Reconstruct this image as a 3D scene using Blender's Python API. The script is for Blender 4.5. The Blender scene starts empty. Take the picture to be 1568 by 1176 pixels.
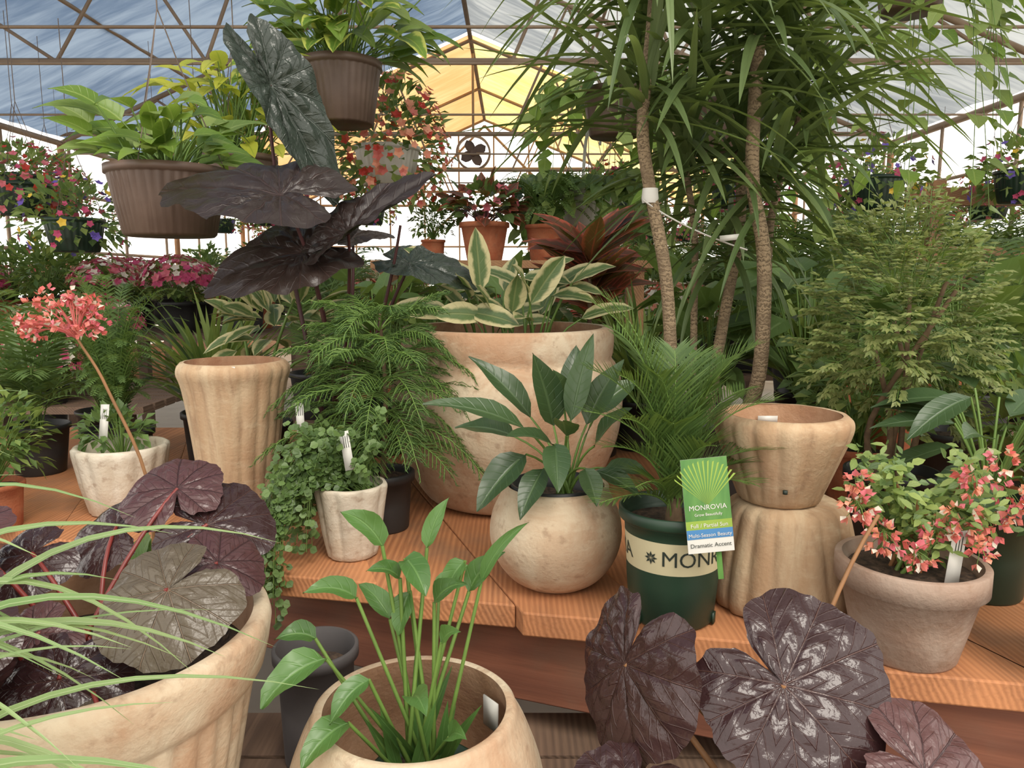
import bpy, math, random
from mathutils import Vector, Matrix, noise
EYE=1.5
R=random.Random(11)
ru=R.uniform
V=Vector
pi=math.pi
UP=V((0,0,1))
def C(r,g,b):
    def f(c):
        c/=255.0
        return c/12.92 if c<=.04045 else ((c+.055)/1.055)**2.4
    return (f(r),f(g),f(b),1.0)
# ---------------------------------------------------------------- materials
def base(name):
    m=bpy.data.materials.new(name); m.use_nodes=True
    nt=m.node_tree; nt.nodes.clear()
    o=nt.nodes.new('ShaderNodeOutputMaterial')
    p=nt.nodes.new('ShaderNodeBsdfPrincipled')
    nt.links.new(p.outputs[0],o.inputs[0])
    return m,nt,p,o
def put(nt,a,s):
    if isinstance(a,bpy.types.NodeSocket): nt.links.new(a,s)
    elif a is not None: s.default_value=a
def mth(nt,op,a,b=None,c=None,cl=False):
    n=nt.nodes.new('ShaderNodeMath'); n.operation=op; n.use_clamp=cl
    put(nt,a,n.inputs[0]); put(nt,b,n.inputs[1]); put(nt,c,n.inputs[2]); return n.outputs[0]
def mix(nt,f,a,b):
    n=nt.nodes.new('ShaderNodeMix'); n.data_type='RGBA'
    put(nt,f,n.inputs[0]); put(nt,a,n.inputs[6]); put(nt,b,n.inputs[7]); return n.outputs[2]
def coord(nt,scale=(1,1,1),kind='Object'):
    t=nt.nodes.new('ShaderNodeTexCoord'); m=nt.nodes.new('ShaderNodeMapping')
    nt.links.new(t.outputs[kind],m.inputs[0]); m.inputs['Scale'].default_value=scale
    return m.outputs[0]
def nz(nt,co,scale,detail=3,rough=.55,dist=0):
    n=nt.nodes.new('ShaderNodeTexNoise'); nt.links.new(co,n.inputs['Vector'])
    n.inputs['Scale'].default_value=scale; n.inputs['Detail'].default_value=detail
    n.inputs['Roughness'].default_value=rough; n.inputs['Distortion'].default_value=dist
    return n.outputs[0]
def ramp(nt,f,lo,hi):
    n=nt.nodes.new('ShaderNodeMapRange'); n.interpolation_type='SMOOTHSTEP'
    put(nt,f,n.inputs[0]); n.inputs[1].default_value=lo; n.inputs[2].default_value=hi
    return n.outputs[0]
def bump(nt,p,h,st,dist=.01):
    b=nt.nodes.new('ShaderNodeBump'); b.inputs['Strength'].default_value=st; b.inputs['Distance'].default_value=dist
    nt.links.new(h,b.inputs['Height']); nt.links.new(b.outputs[0],p.inputs['Normal']); return b
def leafmat(name,c1,c2,vein=None,vn=8,edge=None,rough=.42,tr=.28,polar=False,bs=.4,vw=.05,ev=(.45,.7),vs=.6):
    m,nt,p,o=base(name)
    g=nt.nodes.new('ShaderNodeNewGeometry')
    co=coord(nt)
    n1=nz(nt,co,14,2)
    f=mth(nt,'ADD',mth(nt,'MULTIPLY',g.outputs['Random Per Island'],.7),mth(nt,'MULTIPLY',n1,.4),cl=True)
    col=mix(nt,f,c1,c2)
    t=nt.nodes.new('ShaderNodeTexCoord'); s=nt.nodes.new('ShaderNodeSeparateXYZ')
    nt.links.new(t.outputs['UV'],s.inputs[0]); u=s.outputs[0]; v=s.outputs[1]
    if polar:
        fr=mth(nt,'FRACT',mth(nt,'ADD',mth(nt,'MULTIPLY',u,float(vn)),.5))
        d=mth(nt,'MULTIPLY',mth(nt,'ABSOLUTE',mth(nt,'SUBTRACT',fr,.5)),v)
        mask=ramp(nt,d,vw,vw*.3)
        f2=mth(nt,'FRACT',mth(nt,'SUBTRACT',mth(nt,'MULTIPLY',v,7.0),mth(nt,'MULTIPLY',d,6.0)))
        m2=mth(nt,'MULTIPLY',ramp(nt,mth(nt,'ABSOLUTE',mth(nt,'SUBTRACT',f2,.5)),.1,.02),.3)
        mask=mth(nt,'MAXIMUM',mask,m2)
    else:
        a=mth(nt,'MULTIPLY',mth(nt,'ABSOLUTE',mth(nt,'SUBTRACT',u,.5)),2.0)
        mid=ramp(nt,a,.13,.03)
        fr=mth(nt,'FRACT',mth(nt,'SUBTRACT',mth(nt,'MULTIPLY',v,float(vn)),mth(nt,'MULTIPLY',a,1.4)))
        lat=mth(nt,'MULTIPLY',ramp(nt,mth(nt,'ABSOLUTE',mth(nt,'SUBTRACT',fr,.5)),.12,.02),.25)
        mask=mth(nt,'MAXIMUM',mid,lat)
        if edge:
            n2=nz(nt,coord(nt,(1,1,1)),30,3)
            e=ramp(nt,mth(nt,'ADD',a,mth(nt,'MULTIPLY',mth(nt,'SUBTRACT',n2,.5),.9)),ev[0],ev[1])
            col=mix(nt,e,col,edge)
    if vein: col=mix(nt,mth(nt,'MULTIPLY',mask,vs),col,vein)
    nt.links.new(col,p.inputs['Base Color']); p.inputs['Roughness'].default_value=rough
    n3=nz(nt,co,70,3) if polar else n1
    bump(nt,p,mth(nt,'ADD',mth(nt,'MULTIPLY',mask,-1.0),mth(nt,'MULTIPLY',n3,.9)),bs,.003)
    if tr>0:
        tl=nt.nodes.new('ShaderNodeBsdfTranslucent'); ms=nt.nodes.new('ShaderNodeMixShader')
        bright=mix(nt,.35,col,C(170,190,60)) if not polar else col
        nt.links.new(bright,tl.inputs[0]); ms.inputs[0].default_value=tr
        nt.links.new(p.outputs[0],ms.inputs[1]); nt.links.new(tl.outputs[0],ms.inputs[2]); nt.links.new(ms.outputs[0],o.inputs[0])
    return m
def plain(name,c,rough=.5,c2=None,sc=20,metal=0,bs=.0,stretch=(1,1,1)):
    m,nt,p,o=base(name); n=nz(nt,coord(nt,stretch),sc,4)
    if c2 is None: c2=tuple(x*.75 for x in c[:3])+(1,)
    nt.links.new(mix(nt,ramp(nt,n,.3,.7),c,c2),p.inputs['Base Color'])
    p.inputs['Roughness'].default_value=rough; p.inputs['Metallic'].default_value=metal
    if bs: bump(nt,p,n,bs,.004)
    return m
def clay(name,c,stain,pale,vert=1.0,rough=.9,amt=.6):
    m,nt,p,o=base(name)
    a=nz(nt,coord(nt,(1,1,vert)),9,6,.65,.6); b=nz(nt,coord(nt,(1,1,.5+vert*.5)),4.2,5,.6,.8); f=nz(nt,coord(nt),160,2); h=nz(nt,coord(nt,(1,1,3)),16,5,.7)
    col=mix(nt,ramp(nt,a,.32,.62),pale,c)
    col=mix(nt,mth(nt,'MULTIPLY',ramp(nt,b,.43,.62),amt),col,stain)
    col=mix(nt,mth(nt,'MULTIPLY',ramp(nt,h,.5,.72),.45),col,pale)
    k=nz(nt,coord(nt,(1,1,vert)),45,5); col=mix(nt,mth(nt,'MULTIPLY',ramp(nt,k,.54,.7),.42),col,C(134,104,80))
    nt.links.new(col,p.inputs['Base Color']); p.inputs['Roughness'].default_value=rough
    bump(nt,p,mth(nt,'ADD',f,mth(nt,'MULTIPLY',a,3.0)),.5,.002)
    return m
def wood(name,c,d,rough=.75,sc=9):
    m,nt,p,o=base(name)
    oi=nt.nodes.new('ShaderNodeObjectInfo'); t=nt.nodes.new('ShaderNodeTexCoord'); ad=nt.nodes.new('ShaderNodeVectorMath')
    mu=nt.nodes.new('ShaderNodeVectorMath'); mu.operation='MULTIPLY'; mu.inputs[1].default_value=(1.3,3.0,.25)
    nt.links.new(oi.outputs['Random'],mu.inputs[0]); nt.links.new(t.outputs['Object'],ad.inputs[0]); nt.links.new(mu.outputs[0],ad.inputs[1])
    mp=nt.nodes.new('ShaderNodeMapping'); mp.inputs['Scale'].default_value=(1,.05,1); nt.links.new(ad.outputs[0],mp.inputs[0])
    w=nt.nodes.new('ShaderNodeTexWave'); w.wave_type='RINGS'; w.rings_direction='Y'; nt.links.new(mp.outputs[0],w.inputs[0])
    w.inputs['Scale'].default_value=sc*4.0; w.inputs['Distortion'].default_value=6; w.inputs['Detail'].default_value=3; w.inputs['Detail Scale'].default_value=.6
    g=nz(nt,mp.outputs[0],190,4); big=nz(nt,mp.outputs[0],7,3)
    col=mix(nt,mth(nt,'MULTIPLY',w.outputs[1],.75),c,d)
    col=mix(nt,mth(nt,'MULTIPLY',ramp(nt,g,.45,.75),.4),col,tuple(x*.5 for x in d[:3])+(1,))
    col=mix(nt,mth(nt,'MULTIPLY',ramp(nt,big,.4,.7),.5),col,tuple(min(1,x*1.35) for x in c[:3])+(1,))
    st=nz(nt,coord(nt),6,4); col=mix(nt,mth(nt,'MULTIPLY',ramp(nt,st,.48,.72),.45),col,C(120,98,80))
    col=mix(nt,mth(nt,'MULTIPLY',oi.outputs['Random'],.25),col,d)
    nt.links.new(col,p.inputs['Base Color']); p.inputs['Roughness'].default_value=rough
    bump(nt,p,mth(nt,'ADD',w.outputs[1],g),.3,.0015); return m
def cloth(name,c1,c2,sc=1.0,stretch=(1,1,1)):
    m,nt,p,o=base(name)
    n=nz(nt,coord(nt,stretch),sc,3,.5,.2)
    f=nz(nt,coord(nt,(.25,1.6,.25)),5,4,.6,.5)
    col=mix(nt,ramp(nt,mth(nt,'ADD',mth(nt,'MULTIPLY',n,.5),mth(nt,'MULTIPLY',f,.5)),.36,.66),c1,c2)
    tl=nt.nodes.new('ShaderNodeBsdfTranslucent'); nt.links.new(col,tl.inputs[0]); nt.links.new(col,p.inputs['Base Color'])
    p.inputs['Roughness'].default_value=.8
    ms=nt.nodes.new('ShaderNodeMixShader'); ms.inputs[0].default_value=.75
    nt.links.new(p.outputs[0],ms.inputs[1]); nt.links.new(tl.outputs[0],ms.inputs[2]); nt.links.new(ms.outputs[0],o.inputs[0])
    return m
CLAY=clay('whitewashed_clay',C(184,158,130),C(166,120,86),C(202,186,160))
CLAYV=clay('ribbed_clay',C(172,142,110),C(146,108,78),C(194,174,144),vert=.14)
CLAYT=clay('pinkish_terracotta',C(148,122,104),C(126,96,78),C(164,144,128),amt=.4)
CLAYIN=clay('clay_inside',C(168,128,96),C(142,96,70),C(186,150,120))
CLAYW=clay('white_glaze_clay',C(196,184,164),C(176,152,124),C(208,200,184),rough=.5,amt=.35)
TERRA=clay('terracotta',C(170,94,62),C(136,74,48),C(184,116,82))
SOIL=plain('potting_soil',C(46,36,29),.95,C(88,70,55),110,bs=1.0)
BROWNP=plain('brown_plastic',C(100,80,68),.5,C(86,67,56),12)
GREENP=plain('green_plastic',C(36,60,44),.42,C(30,50,38),8)
BLACKP=plain('black_plastic',C(34,34,36),.5,C(50,50,50),8)
GRAYP=plain('grey_pot',C(84,80,80),.7,C(66,63,63),8)
REDP=plain('maroon_plastic',C(66,36,32),.5)
WHITEP=plain('white_plastic',C(214,212,204),.4,C(202,199,192),8)
CREAMB=plain('cream_band',C(200,190,154),.5,C(192,182,146),8)
INK=plain('ink',C(40,50,42),.6)
TAGG=plain('tag_green',C(62,112,50),.35,C(100,146,72),30,stretch=(1,1,.2))
TAGY=plain('tag_lime',C(140,166,66),.35,C(130,154,58),8)
TAGB=plain('tag_blue',C(76,130,176),.35,C(66,118,166),8)
WIRE=plain('wire',C(120,105,95),.5,metal=.4)
STEEL=plain('truss_steel',C(160,138,114),.6,C(136,114,92),3)
POST=wood('painted_wood_frame',C(170,128,90),C(130,92,62))
WOOD=wood('fir_plank',C(190,130,86),C(148,94,60))
WOODR=wood('redwood_beam',C(134,84,62),C(94,56,42))
WOODD=wood('weathered_deck',C(118,94,76),C(84,66,54))
def trunkmat():
    m,nt,p,o=base('ringed_bark')
    w=nt.nodes.new('ShaderNodeTexWave'); w.bands_direction='Z'; nt.links.new(coord(nt),w.inputs[0])
    w.inputs['Scale'].default_value=30; w.inputs['Distortion'].default_value=9; w.inputs['Detail'].default_value=4; w.inputs['Detail Scale'].default_value=4
    col=mix(nt,ramp(nt,w.outputs[1],.0,.4),C(96,80,60),C(150,130,102)); col=mix(nt,ramp(nt,nz(nt,coord(nt),22,3),.4,.7),col,C(116,98,76))
    nt.links.new(col,p.inputs['Base Color']); p.inputs['Roughness'].default_value=.85; bump(nt,p,w.outputs[1],.5,.003); return m
TRUNK=trunkmat()
STEMG=plain('green_stem',C(106,136,62),.5); STEMB=plain('brown_stem',C(146,104,66),.6); STEMP=plain('purple_stem',C(78,42,42),.45); STEMR=plain('red_stem',C(126,50,44),.4)
BARK=plain('bark',C(120,98,72),.9,C(86,68,50),40,bs=.6)
G_DRAC=leafmat('dracaena_leaf',C(62,84,48),C(116,134,86),vn=1,rough=.35,tr=.3)
G_LILY=leafmat('peace_lily_leaf',C(38,60,36),C(72,96,60),C(96,120,80),9,rough=.33,tr=.18,vs=.4)
G_CALLA=leafmat('water_plant_leaf',C(50,84,40),C(88,126,64),C(110,146,84),5,rough=.33,tr=.22)
G_PALM=leafmat('palm_leaflet',C(54,84,42),C(102,128,64),vn=1,tr=.25,rough=.38)
G_PINE=leafmat('pine_needle',C(48,80,40),C(92,126,62),tr=.25,rough=.5)
G_ARAL=leafmat('aralia_leaf',C(92,110,56),C(152,158,98),tr=.35,rough=.42)
G_CREEP=leafmat('creeper_leaf',C(60,86,42),C(110,136,76),tr=.25,rough=.4)
G_PHILO=leafmat('philodendron_leaf',C(76,110,44),C(138,168,74),C(164,186,98),7,tr=.4,rough=.32)
G_LIME=leafmat('lime_leaf',C(176,186,60),C(222,220,104),C(140,164,56),6,tr=.45,rough=.35)
G_BG=leafmat('shade_leaf',C(58,84,48),C(114,142,80),C(124,148,92),6,tr=.35)
G_BG2=leafmat('fresh_leaf',C(92,122,60),C(162,180,102),C(160,180,110),6,tr=.4)
G_FERN=leafmat('fern_leaf',C(64,94,50),C(112,140,76),tr=.35,rough=.5)
G_GRASS=leafmat('grass_blade',C(104,138,80),C(166,186,130),C(190,206,156),1,tr=.3,rough=.33)
G_VAR=leafmat('variegated_leaf',C(74,100,56),C(102,124,76),C(140,148,96),6,edge=C(206,196,148),tr=.2,ev=(.42,.75))
G_VARL=leafmat('lime_variegated_leaf',C(88,124,50),C(126,160,64),C(170,190,90),6,edge=C(206,212,108),tr=.35,ev=(.5,.8))
G_RED=leafmat('croton_leaf',C(62,62,44),C(116,60,46),C(180,78,66),8,edge=C(176,84,68),tr=.25,rough=.35,ev=(.6,.95))
P_ALO=leafmat('dark_elephant_ear',C(38,28,26),C(50,39,34),C(68,48,42),12,rough=.36,tr=.03,polar=True,bs=.5,vw=.03,vs=.4)
P_ALOG=leafmat('glossy_elephant_ear',C(44,54,46),C(58,66,56),C(76,86,74),12,rough=.24,tr=.04,polar=True,bs=1.0,vw=.03,vs=.4)
P_BEG=leafmat('black_begonia_leaf',C(44,26,28),C(60,40,39),C(98,66,56),10,rough=.22,tr=.02,polar=True,bs=.8,vw=.018,vs=.45)
P_BEGM=leafmat('bronze_begonia_leaf',C(78,68,58),C(94,84,68),C(128,104,82),10,rough=.32,tr=.08,polar=True,bs=.9,vw=.022,vs=.5)
P_BEGR=leafmat('wine_begonia_leaf',C(66,40,43),C(92,62,60),C(50,32,34),10,rough=.3,tr=.06,polar=True,bs=.8,vw=.025)
F_PINK=leafmat('pink_petal',C(210,88,108),C(234,134,148),tr=.3,rough=.5)
F_CORAL=leafmat('coral_petal',C(208,74,80),C(232,142,132),tr=.3,rough=.5)
F_SALM=leafmat('salmon_petal',C(236,134,114),C(250,180,150),tr=.3,rough=.5)
F_MAG=leafmat('magenta_petal',C(190,50,104),C(220,88,136),tr=.3,rough=.5)
F_YEL=leafmat('yellow_petal',C(240,196,60),C(250,214,90),tr=.3,rough=.5)
F_VIO=leafmat('violet_petal',C(104,84,190),C(130,100,200),tr=.3,rough=.5)
F_WHI=leafmat('white_petal',C(236,220,200),C(246,240,224),tr=.3,rough=.5)
F_RED=leafmat('red_petal',C(190,44,46),C(214,64,58),tr=.3,rough=.5)
# ---------------------------------------------------------------- mesh builder
class MB:
    def __init__(s): s.v=[];s.f=[];s.m=[];s.uv=[];s.mats=[]
    def mi(s,mat):
        if mat not in s.mats: s.mats.append(mat)
        return s.mats.index(mat)
    def grid(s,rows,uvs,mat,close=False):
        k=s.mi(mat); b=len(s.v); nr=len(rows); nc=len(rows[0])
        for r,u in zip(rows,uvs): s.v+=[tuple(p) for p in r]; s.uv+=u
        for i in range(nr-1):
            for j in range(nc if close else nc-1):
                j2=(j+1)%nc
                s.f.append((b+i*nc+j,b+i*nc+j2,b+(i+1)*nc+j2,b+(i+1)*nc+j)); s.m.append(k)
    def poly(s,pts,mat):
        k=s.mi(mat); b=len(s.v); s.v+=[tuple(p) for p in pts]; s.uv+=[(0,0)]*len(pts)
        s.f.append(tuple(range(b,b+len(pts)))); s.m.append(k)
    def box(s,c,sx,sy,sz,mat,M=None):
        pts=[V((x*sx/2,y*sy/2,z*sz/2)) for x in(-1,1) for y in(-1,1) for z in(-1,1)]
        if M: pts=[M@p for p in pts]
        pts=[p+V(c) for p in pts]
        k=s.mi(mat); b=len(s.v); s.v+=[tuple(p) for p in pts]; s.uv+=[(0,0)]*8
        for f in((0,1,3,2),(4,6,7,5),(0,4,5,1),(2,3,7,6),(0,2,6,4),(1,5,7,3)):
            s.f.append(tuple(b+i for i in f)); s.m.append(k)
    def build(s,name,smooth=True,origin=None,zoff=EYE,parent=None):
        me=bpy.data.meshes.new(name)
        if origin is None:
            xs=[p[0] for p in s.v]; ys=[p[1] for p in s.v]; zs=[p[2] for p in s.v]
            origin=((min(xs)+max(xs))/2,(min(ys)+max(ys))/2,min(zs))
        ox,oy,oz=origin
        me.from_pydata([(p[0]-ox,p[1]-oy,p[2]-oz) for p in s.v],[],s.f)
        for m in s.mats: me.materials.append(m)
        me.polygons.foreach_set('material_index',s.m)
        uvl=me.uv_layers.new(name='UVMap'); uvl.data.foreach_set('uv',[c for f in s.f for i in f for c in s.uv[i]])
        if smooth: me.polygons.foreach_set('use_smooth',[True]*len(s.f))
        me.update()
        o=bpy.data.objects.new(name,me); bpy.context.scene.collection.objects.link(o)
        o.location=(ox,oy,oz+zoff)
        return o
def inst(tpl,name,x,y,z,rot=0,sc=1,parent=None):
    o=bpy.data.objects.new(name,tpl.data); bpy.context.scene.collection.objects.link(o)
    o.location=(x,y,z+EYE); o.rotation_euler=(0,0,rot); o.scale=(sc,sc,sc)
    if parent: o.parent=parent; o.matrix_parent_inverse=Matrix.Translation(-parent.location)
    return o
def SH(k,t):
    if k=='lance': return math.sin(pi*min(1,max(0,t))**.75)**.9 if 0<t<1 else 0
    if k=='oval': return math.sin(pi*t**.85)**.62 if 0<t<1 else 0
    if k=='heart': return math.sin(pi*t**.5)**.75 if 0<t<1 else 0
    if k=='strap': return min(1,t*5+.45)*(1-t**3.5)
    if k=='grass': return min(1,t*2+.5)*(1-t**2)
    if k=='round': return math.sqrt(max(0,1-(2*t-1)**2))
    return 1
def blade(mb,p,d,L,W,shape='lance',bend=.5,fold=.2,nl=5,nc=2,mat=None,n=UP,wave=0,ph=0):
    d=V(d).normalized(); s=d.cross(n)
    if s.length<.05: s=d.cross(V((.3,-1,.1)))
    s.normalize(); pos=V(p); rows=[];uvs=[]; st=L/nl
    for i in range(nl+1):
        t=i/nl; w=W*.5*SH(shape,t); nn=s.cross(d)
        if nn.length>0: nn.normalize()
        row=[];u=[]
        for j in range(nc+1):
            a=-1+2*j/nc
            row.append(pos+s*(a*w)+nn*(abs(a)*fold*w+wave*W*math.sin(t*11+a*2+ph)*abs(a)))
            u.append((j/nc,t))
        rows.append(row);uvs.append(u)
        d=(d+V((0,0,-bend/nl))).normalized(); pos=pos+d*st
    mb.grid(rows,uvs,mat)
def bez(a,b,c,n):
    return [V(a)*(1-t)**2+V(b)*2*t*(1-t)+V(c)*t*t for t in [i/n for i in range(n+1)]]
def spline(P,n=6):
    P=[V(p) for p in P]; Q=[P[0]*2-P[1]]+P+[P[-1]*2-P[-2]]; out=[]
    for i in range(1,len(Q)-2):
        for j in range(n):
            t=j/n; a,b,c,d=Q[i-1:i+3]
            out.append(.5*((2*b)+(c-a)*t+(2*a-5*b+4*c-d)*t*t+(3*b-a-3*c+d)*t**3))
    out.append(P[-1]); return out
def tube(mb,pts,r0,r1,mat,seg=6,knob=0):
    rows=[];uvs=[];N=len(pts)
    ref=V((.31,.22,.92))
    for i,p in enumerate(pts):
        t=(pts[min(i+1,N-1)]-pts[max(i-1,0)]).normalized()
        x=t.cross(ref)
        if x.length<.1: x=t.cross(V((1,0,0)))
        x.normalize(); y=t.cross(x); r=r0+(r1-r0)*i/(N-1)
        if knob: r*=1+knob*(i%2)
        rows.append([p+(x*math.cos(a)+y*math.sin(a))*r for a in [2*pi*k/seg for k in range(seg)]])
        uvs.append([(k/seg,i/(N-1)) for k in range(seg)])
    mb.grid(rows,uvs,mat,True)
    mb.poly(list(reversed(rows[0])),mat); mb.poly(rows[-1],mat)
def ribbon(mb,pts,W,mat,n=UP,fold=.25,shape='grass'):
    rows=[];uvs=[];N=len(pts)
    for i,p in enumerate(pts):
        t=(pts[min(i+1,N-1)]-pts[max(i-1,0)]).normalized(); s=t.cross(n).normalized(); nn=s.cross(t)
        w=W*.5*SH(shape,i/(N-1))
        rows.append([p-s*w+nn*w*fold,p,p+s*w+nn*w*fold]); uvs.append([(0,i/(N-1)),(.5,i/(N-1)),(1,i/(N-1))])
    mb.grid(rows,uvs,mat)
def lathe(mb,cx,cy,z0,prof,mat,seg=64,nr=0,amp=0,wob=0):
    rows=[];uvs=[]
    for i,q in enumerate(prof):
        r,z=q[0],q[1]; w=q[2] if len(q)>2 else 0
        row=[]
        for k in range(seg):
            a=2*pi*k/seg
            aa=a+.05*math.sin(3*a+1)+.03*math.sin(z*20+a) if nr else a
            rr=r*(1+(amp*w*(math.sqrt(abs(math.cos(nr*aa/2)))-.6) if nr else 0)+wob*math.sin(a*2+z*9)+wob*.5*math.sin(a*5+z*20))
            row.append((cx+rr*math.cos(a),cy+rr*math.sin(a),z0+z+(wob*.25*math.sin(nr*aa)*r*w*4 if nr and wob else 0)))
        rows.append(row); uvs.append([(k/seg,i/max(1,len(prof)-1)) for k in range(seg)])
    mb.grid(rows,uvs,mat,True)
def smoothprof(P,n=4):
    pts=spline([(p[0],p[1],p[2] if len(p)>2 else 0) for p in P],n)
    return [(max(0,p.x),p.y,min(1,max(0,p.z))) for p in pts]
def disc(mb,cx,cy,z,r,mat,rg=7,seg=32,b=.006):
    rows=[];uvs=[]
    for i in range(rg+1):
        rr=r*i/rg
        rows.append([(cx+rr*math.cos(2*pi*k/seg),cy+rr*math.sin(2*pi*k/seg),z+(b*noise.noise(V((cx+rr*math.cos(2*pi*k/seg),cy+rr*math.sin(2*pi*k/seg),0))*60) if i<rg else 0)) for k in range(seg)])
        uvs.append([(0,0)]*seg)
    mb.grid(rows,uvs,mat,True)
def pot(mb,x,y,z,rb,rt,h,mat,lip=.02,lw=.008,soil=.88,seg=40,nr=0,amp=0,inner=None,t=.006):
    o=[(0,0),(rb*.96,0),(rb,.004,1),(rb+(rt-lw-rb)*.5,(h-lip)*.5,1),(rt-lw,h-lip,1),(rt,h-lip+.001),(rt,h-.002),(rt-.002,h),(rt-t,h)]
    lathe(mb,x,y,z,o,mat,seg,nr,amp)
    si=rt-lw-t
    lathe(mb,x,y,z,[(rt-t,h),(si,h-lip),(rb+(si-rb)*soil,h*soil-.004)],inner or mat,seg)
    disc(mb,x,y,z+h*soil,rb+(si-rb)*soil+.002,SOIL)
def rdir(z0=-.2,z1=1.0):
    z=ru(z0,z1); a=ru(0,2*pi); r=math.sqrt(max(0,1-z*z)); return V((r*math.cos(a),r*math.sin(a),z))
def bush(mb,c,rx,ry,rz,n,L,W,shape,mats,bend=.6,up=.3,nl=3,nc=2,fold=.25,zmin=-.6,inner=.5,stem=None,root=None,jit=.5):
    c=V(c)
    for i in range(n):
        u=rdir(zmin,1); rr=ru(inner,1)
        p=c+V((u.x*rx,u.y*ry,u.z*rz))*rr
        d=(u+V((ru(-jit,jit),ru(-jit,jit),up+ru(-jit,jit)))).normalized()
        blade(mb,p,d,L*ru(.65,1.15),W*ru(.7,1.15),shape,bend,fold,nl,nc,mats[i%len(mats)] if i%7 else mats[0],n=(UP+V((ru(-.5,.5),ru(-.9,.2),0))))
        if stem and i%6==0:
            rt=V(root) if root else c-V((0,0,rz*.8))
            tube(mb,bez(rt,(rt+p)/2+V((0,0,rz*.25)),p,4),.0025,.0012,stem,4)
def flower(mb,p,d,s,mat,n=5):
    d=V(d).normalized(); x=d.cross(V((.2,.1,1))).normalized(); y=d.cross(x); a0=ru(0,6)
    for k in range(n):
        a=a0+2*pi*k/n; q=(x*math.cos(a)+y*math.sin(a))
        blade(mb,p,q+d*.35,s,s*.85,'round',0,.1,2,2,mat,n=d)
def flowers(mb,c,rx,ry,rz,n,s,mats,zmin=-.5):
    c=V(c)
    for i in range(n):
        u=rdir(zmin,1); flower(mb,c+V((u.x*rx,u.y*ry,u.z*rz))*ru(.92,1.08),u+V((0,-.2,.2)),s*ru(.7,1.2),R.choice(mats))
def bract(mb,p,d,s,mat):
    d=V(d).normalized(); x=d.cross(V((.2,.1,1))).normalized(); y=d.cross(x); a0=ru(0,3)
    for k in range(3):
        a=a0+k*2.1; q=x*math.cos(a)+y*math.sin(a); blade(mb,p,d+q*.55,s*ru(.8,1.2),s*.8,'oval',.3,.4,2,2,mat if k<2 or ru(0,1)<.6 else F_WHI,n=q)
def frond(mb,a,b,c,n,LL,LW,mat,stem=STEMG,bend=.3,droop=0,fw=.9,upk=.25,r=.002,shape='strap',t0=.15):
    pts=bez(a,b,c,12); tube(mb,pts,r,r*.4,stem,4)
    for i in range(n):
        t=t0+(1-t0)*(i+.5)/n; p=V(a)*(1-t)**2+V(b)*2*t*(1-t)+V(c)*t*t
        T=((V(b)-V(a))*(1-t)+(V(c)-V(b))*t).normalized(); s=T.cross(UP)
        if s.length<.1: s=T.cross(V((0,-1,0)))
        s.normalize(); u=s.cross(T)
        l=LL*(math.sin(pi*(.15+.8*t))**.6)*ru(.85,1.1)
        for sg in(-1,1):
            blade(mb,p,T*fw+s*sg+u*upk+V((ru(-.1,.1),ru(-.1,.1),ru(-.1,.1))),l,LW,shape,bend,.2,2,1,mat,n=u)
def stalk(mb,a,m,t,W,mat,stem,r=.003,shape='lance',bend=.5,up=.3,nl=8,nc=4,fold=.3,wave=.03,n=None,lift=.04):
    a,m,t=V(a),V(m),V(t); tube(mb,bez(a,(a+m)/2+V((0,0,lift))-(m-a)*.15+V((0,0,.0)),m,6),r,r*.7,stem,6)
    d=t-m; L=d.length; d0=d.normalized()+V((0,0,bend*.5))
    blade(mb,m,d0,L*1.04,W,shape,bend,fold,nl,nc,mat,n=n or UP+V((0,-.5,0)),wave=wave,ph=ru(0,6))
def tabl(T,a):
    a=abs(a)*180/pi
    for (x0,y0),(x1,y1) in zip(T,T[1:]):
        if a<=x1:
            k=(a-x0)/(x1-x0); k=k*k*(3-2*k); return y0+(y1-y0)*k
    return T[-1][1]
BEG=[(0,1.0),(25,.96),(60,.91),(95,.89),(130,.88),(158,.78),(172,.55),(180,.10)]
ALO=[(0,1.0),(12,.88),(30,.68),(55,.54),(90,.48),(125,.5),(155,.56),(170,.42),(180,.08)]
def polar(mb,c,nrm,tip,S,T,mat,N=10,amp=.05,cup=.2,wob=.03,rings=12,sec=96,asx=1.0,foldm=0,asym=.12):
    z=V(nrm).normalized(); x=V(tip); x=(x-z*x.dot(z)).normalized(); y=z.cross(x); c=V(c); rows=[];uvs=[]; ph=ru(0,6)
    for i in range(rings+1):
        q=i/rings; row=[];u=[]
        for k in range(sec+1):
            a=-pi+2*pi*k/sec; Rr=tabl(T,a)*S*(1+wob*math.sin(5*a+ph)+wob*.4*math.sin(13*a+ph*2)+wob*.3*math.sin(29*a)+asym*math.sin(a)); r=Rr*q
            vein=abs(math.sin(N*a/2))
            h=amp*S*(math.sin(pi*min(1,q*.92))**.8)*(vein**.5)*(.8+.35*math.sin(q*22-vein*4)) + wob*S*q*q*(.5*math.sin(4*a+ph)+.5*math.sin(9*a+ph))-cup*r*r/S + foldm*abs(math.sin(a))*r + amp*.6*S*q*noise.noise(V((math.cos(a)*r,math.sin(a)*r,ph))*(7/S))
            row.append(c+x*(math.cos(a)*r)+y*(math.sin(a)*r*asx)+z*h); u.append((k/sec,q))
        rows.append(row);uvs.append(u)
    mb.grid(rows,uvs,mat)
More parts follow.
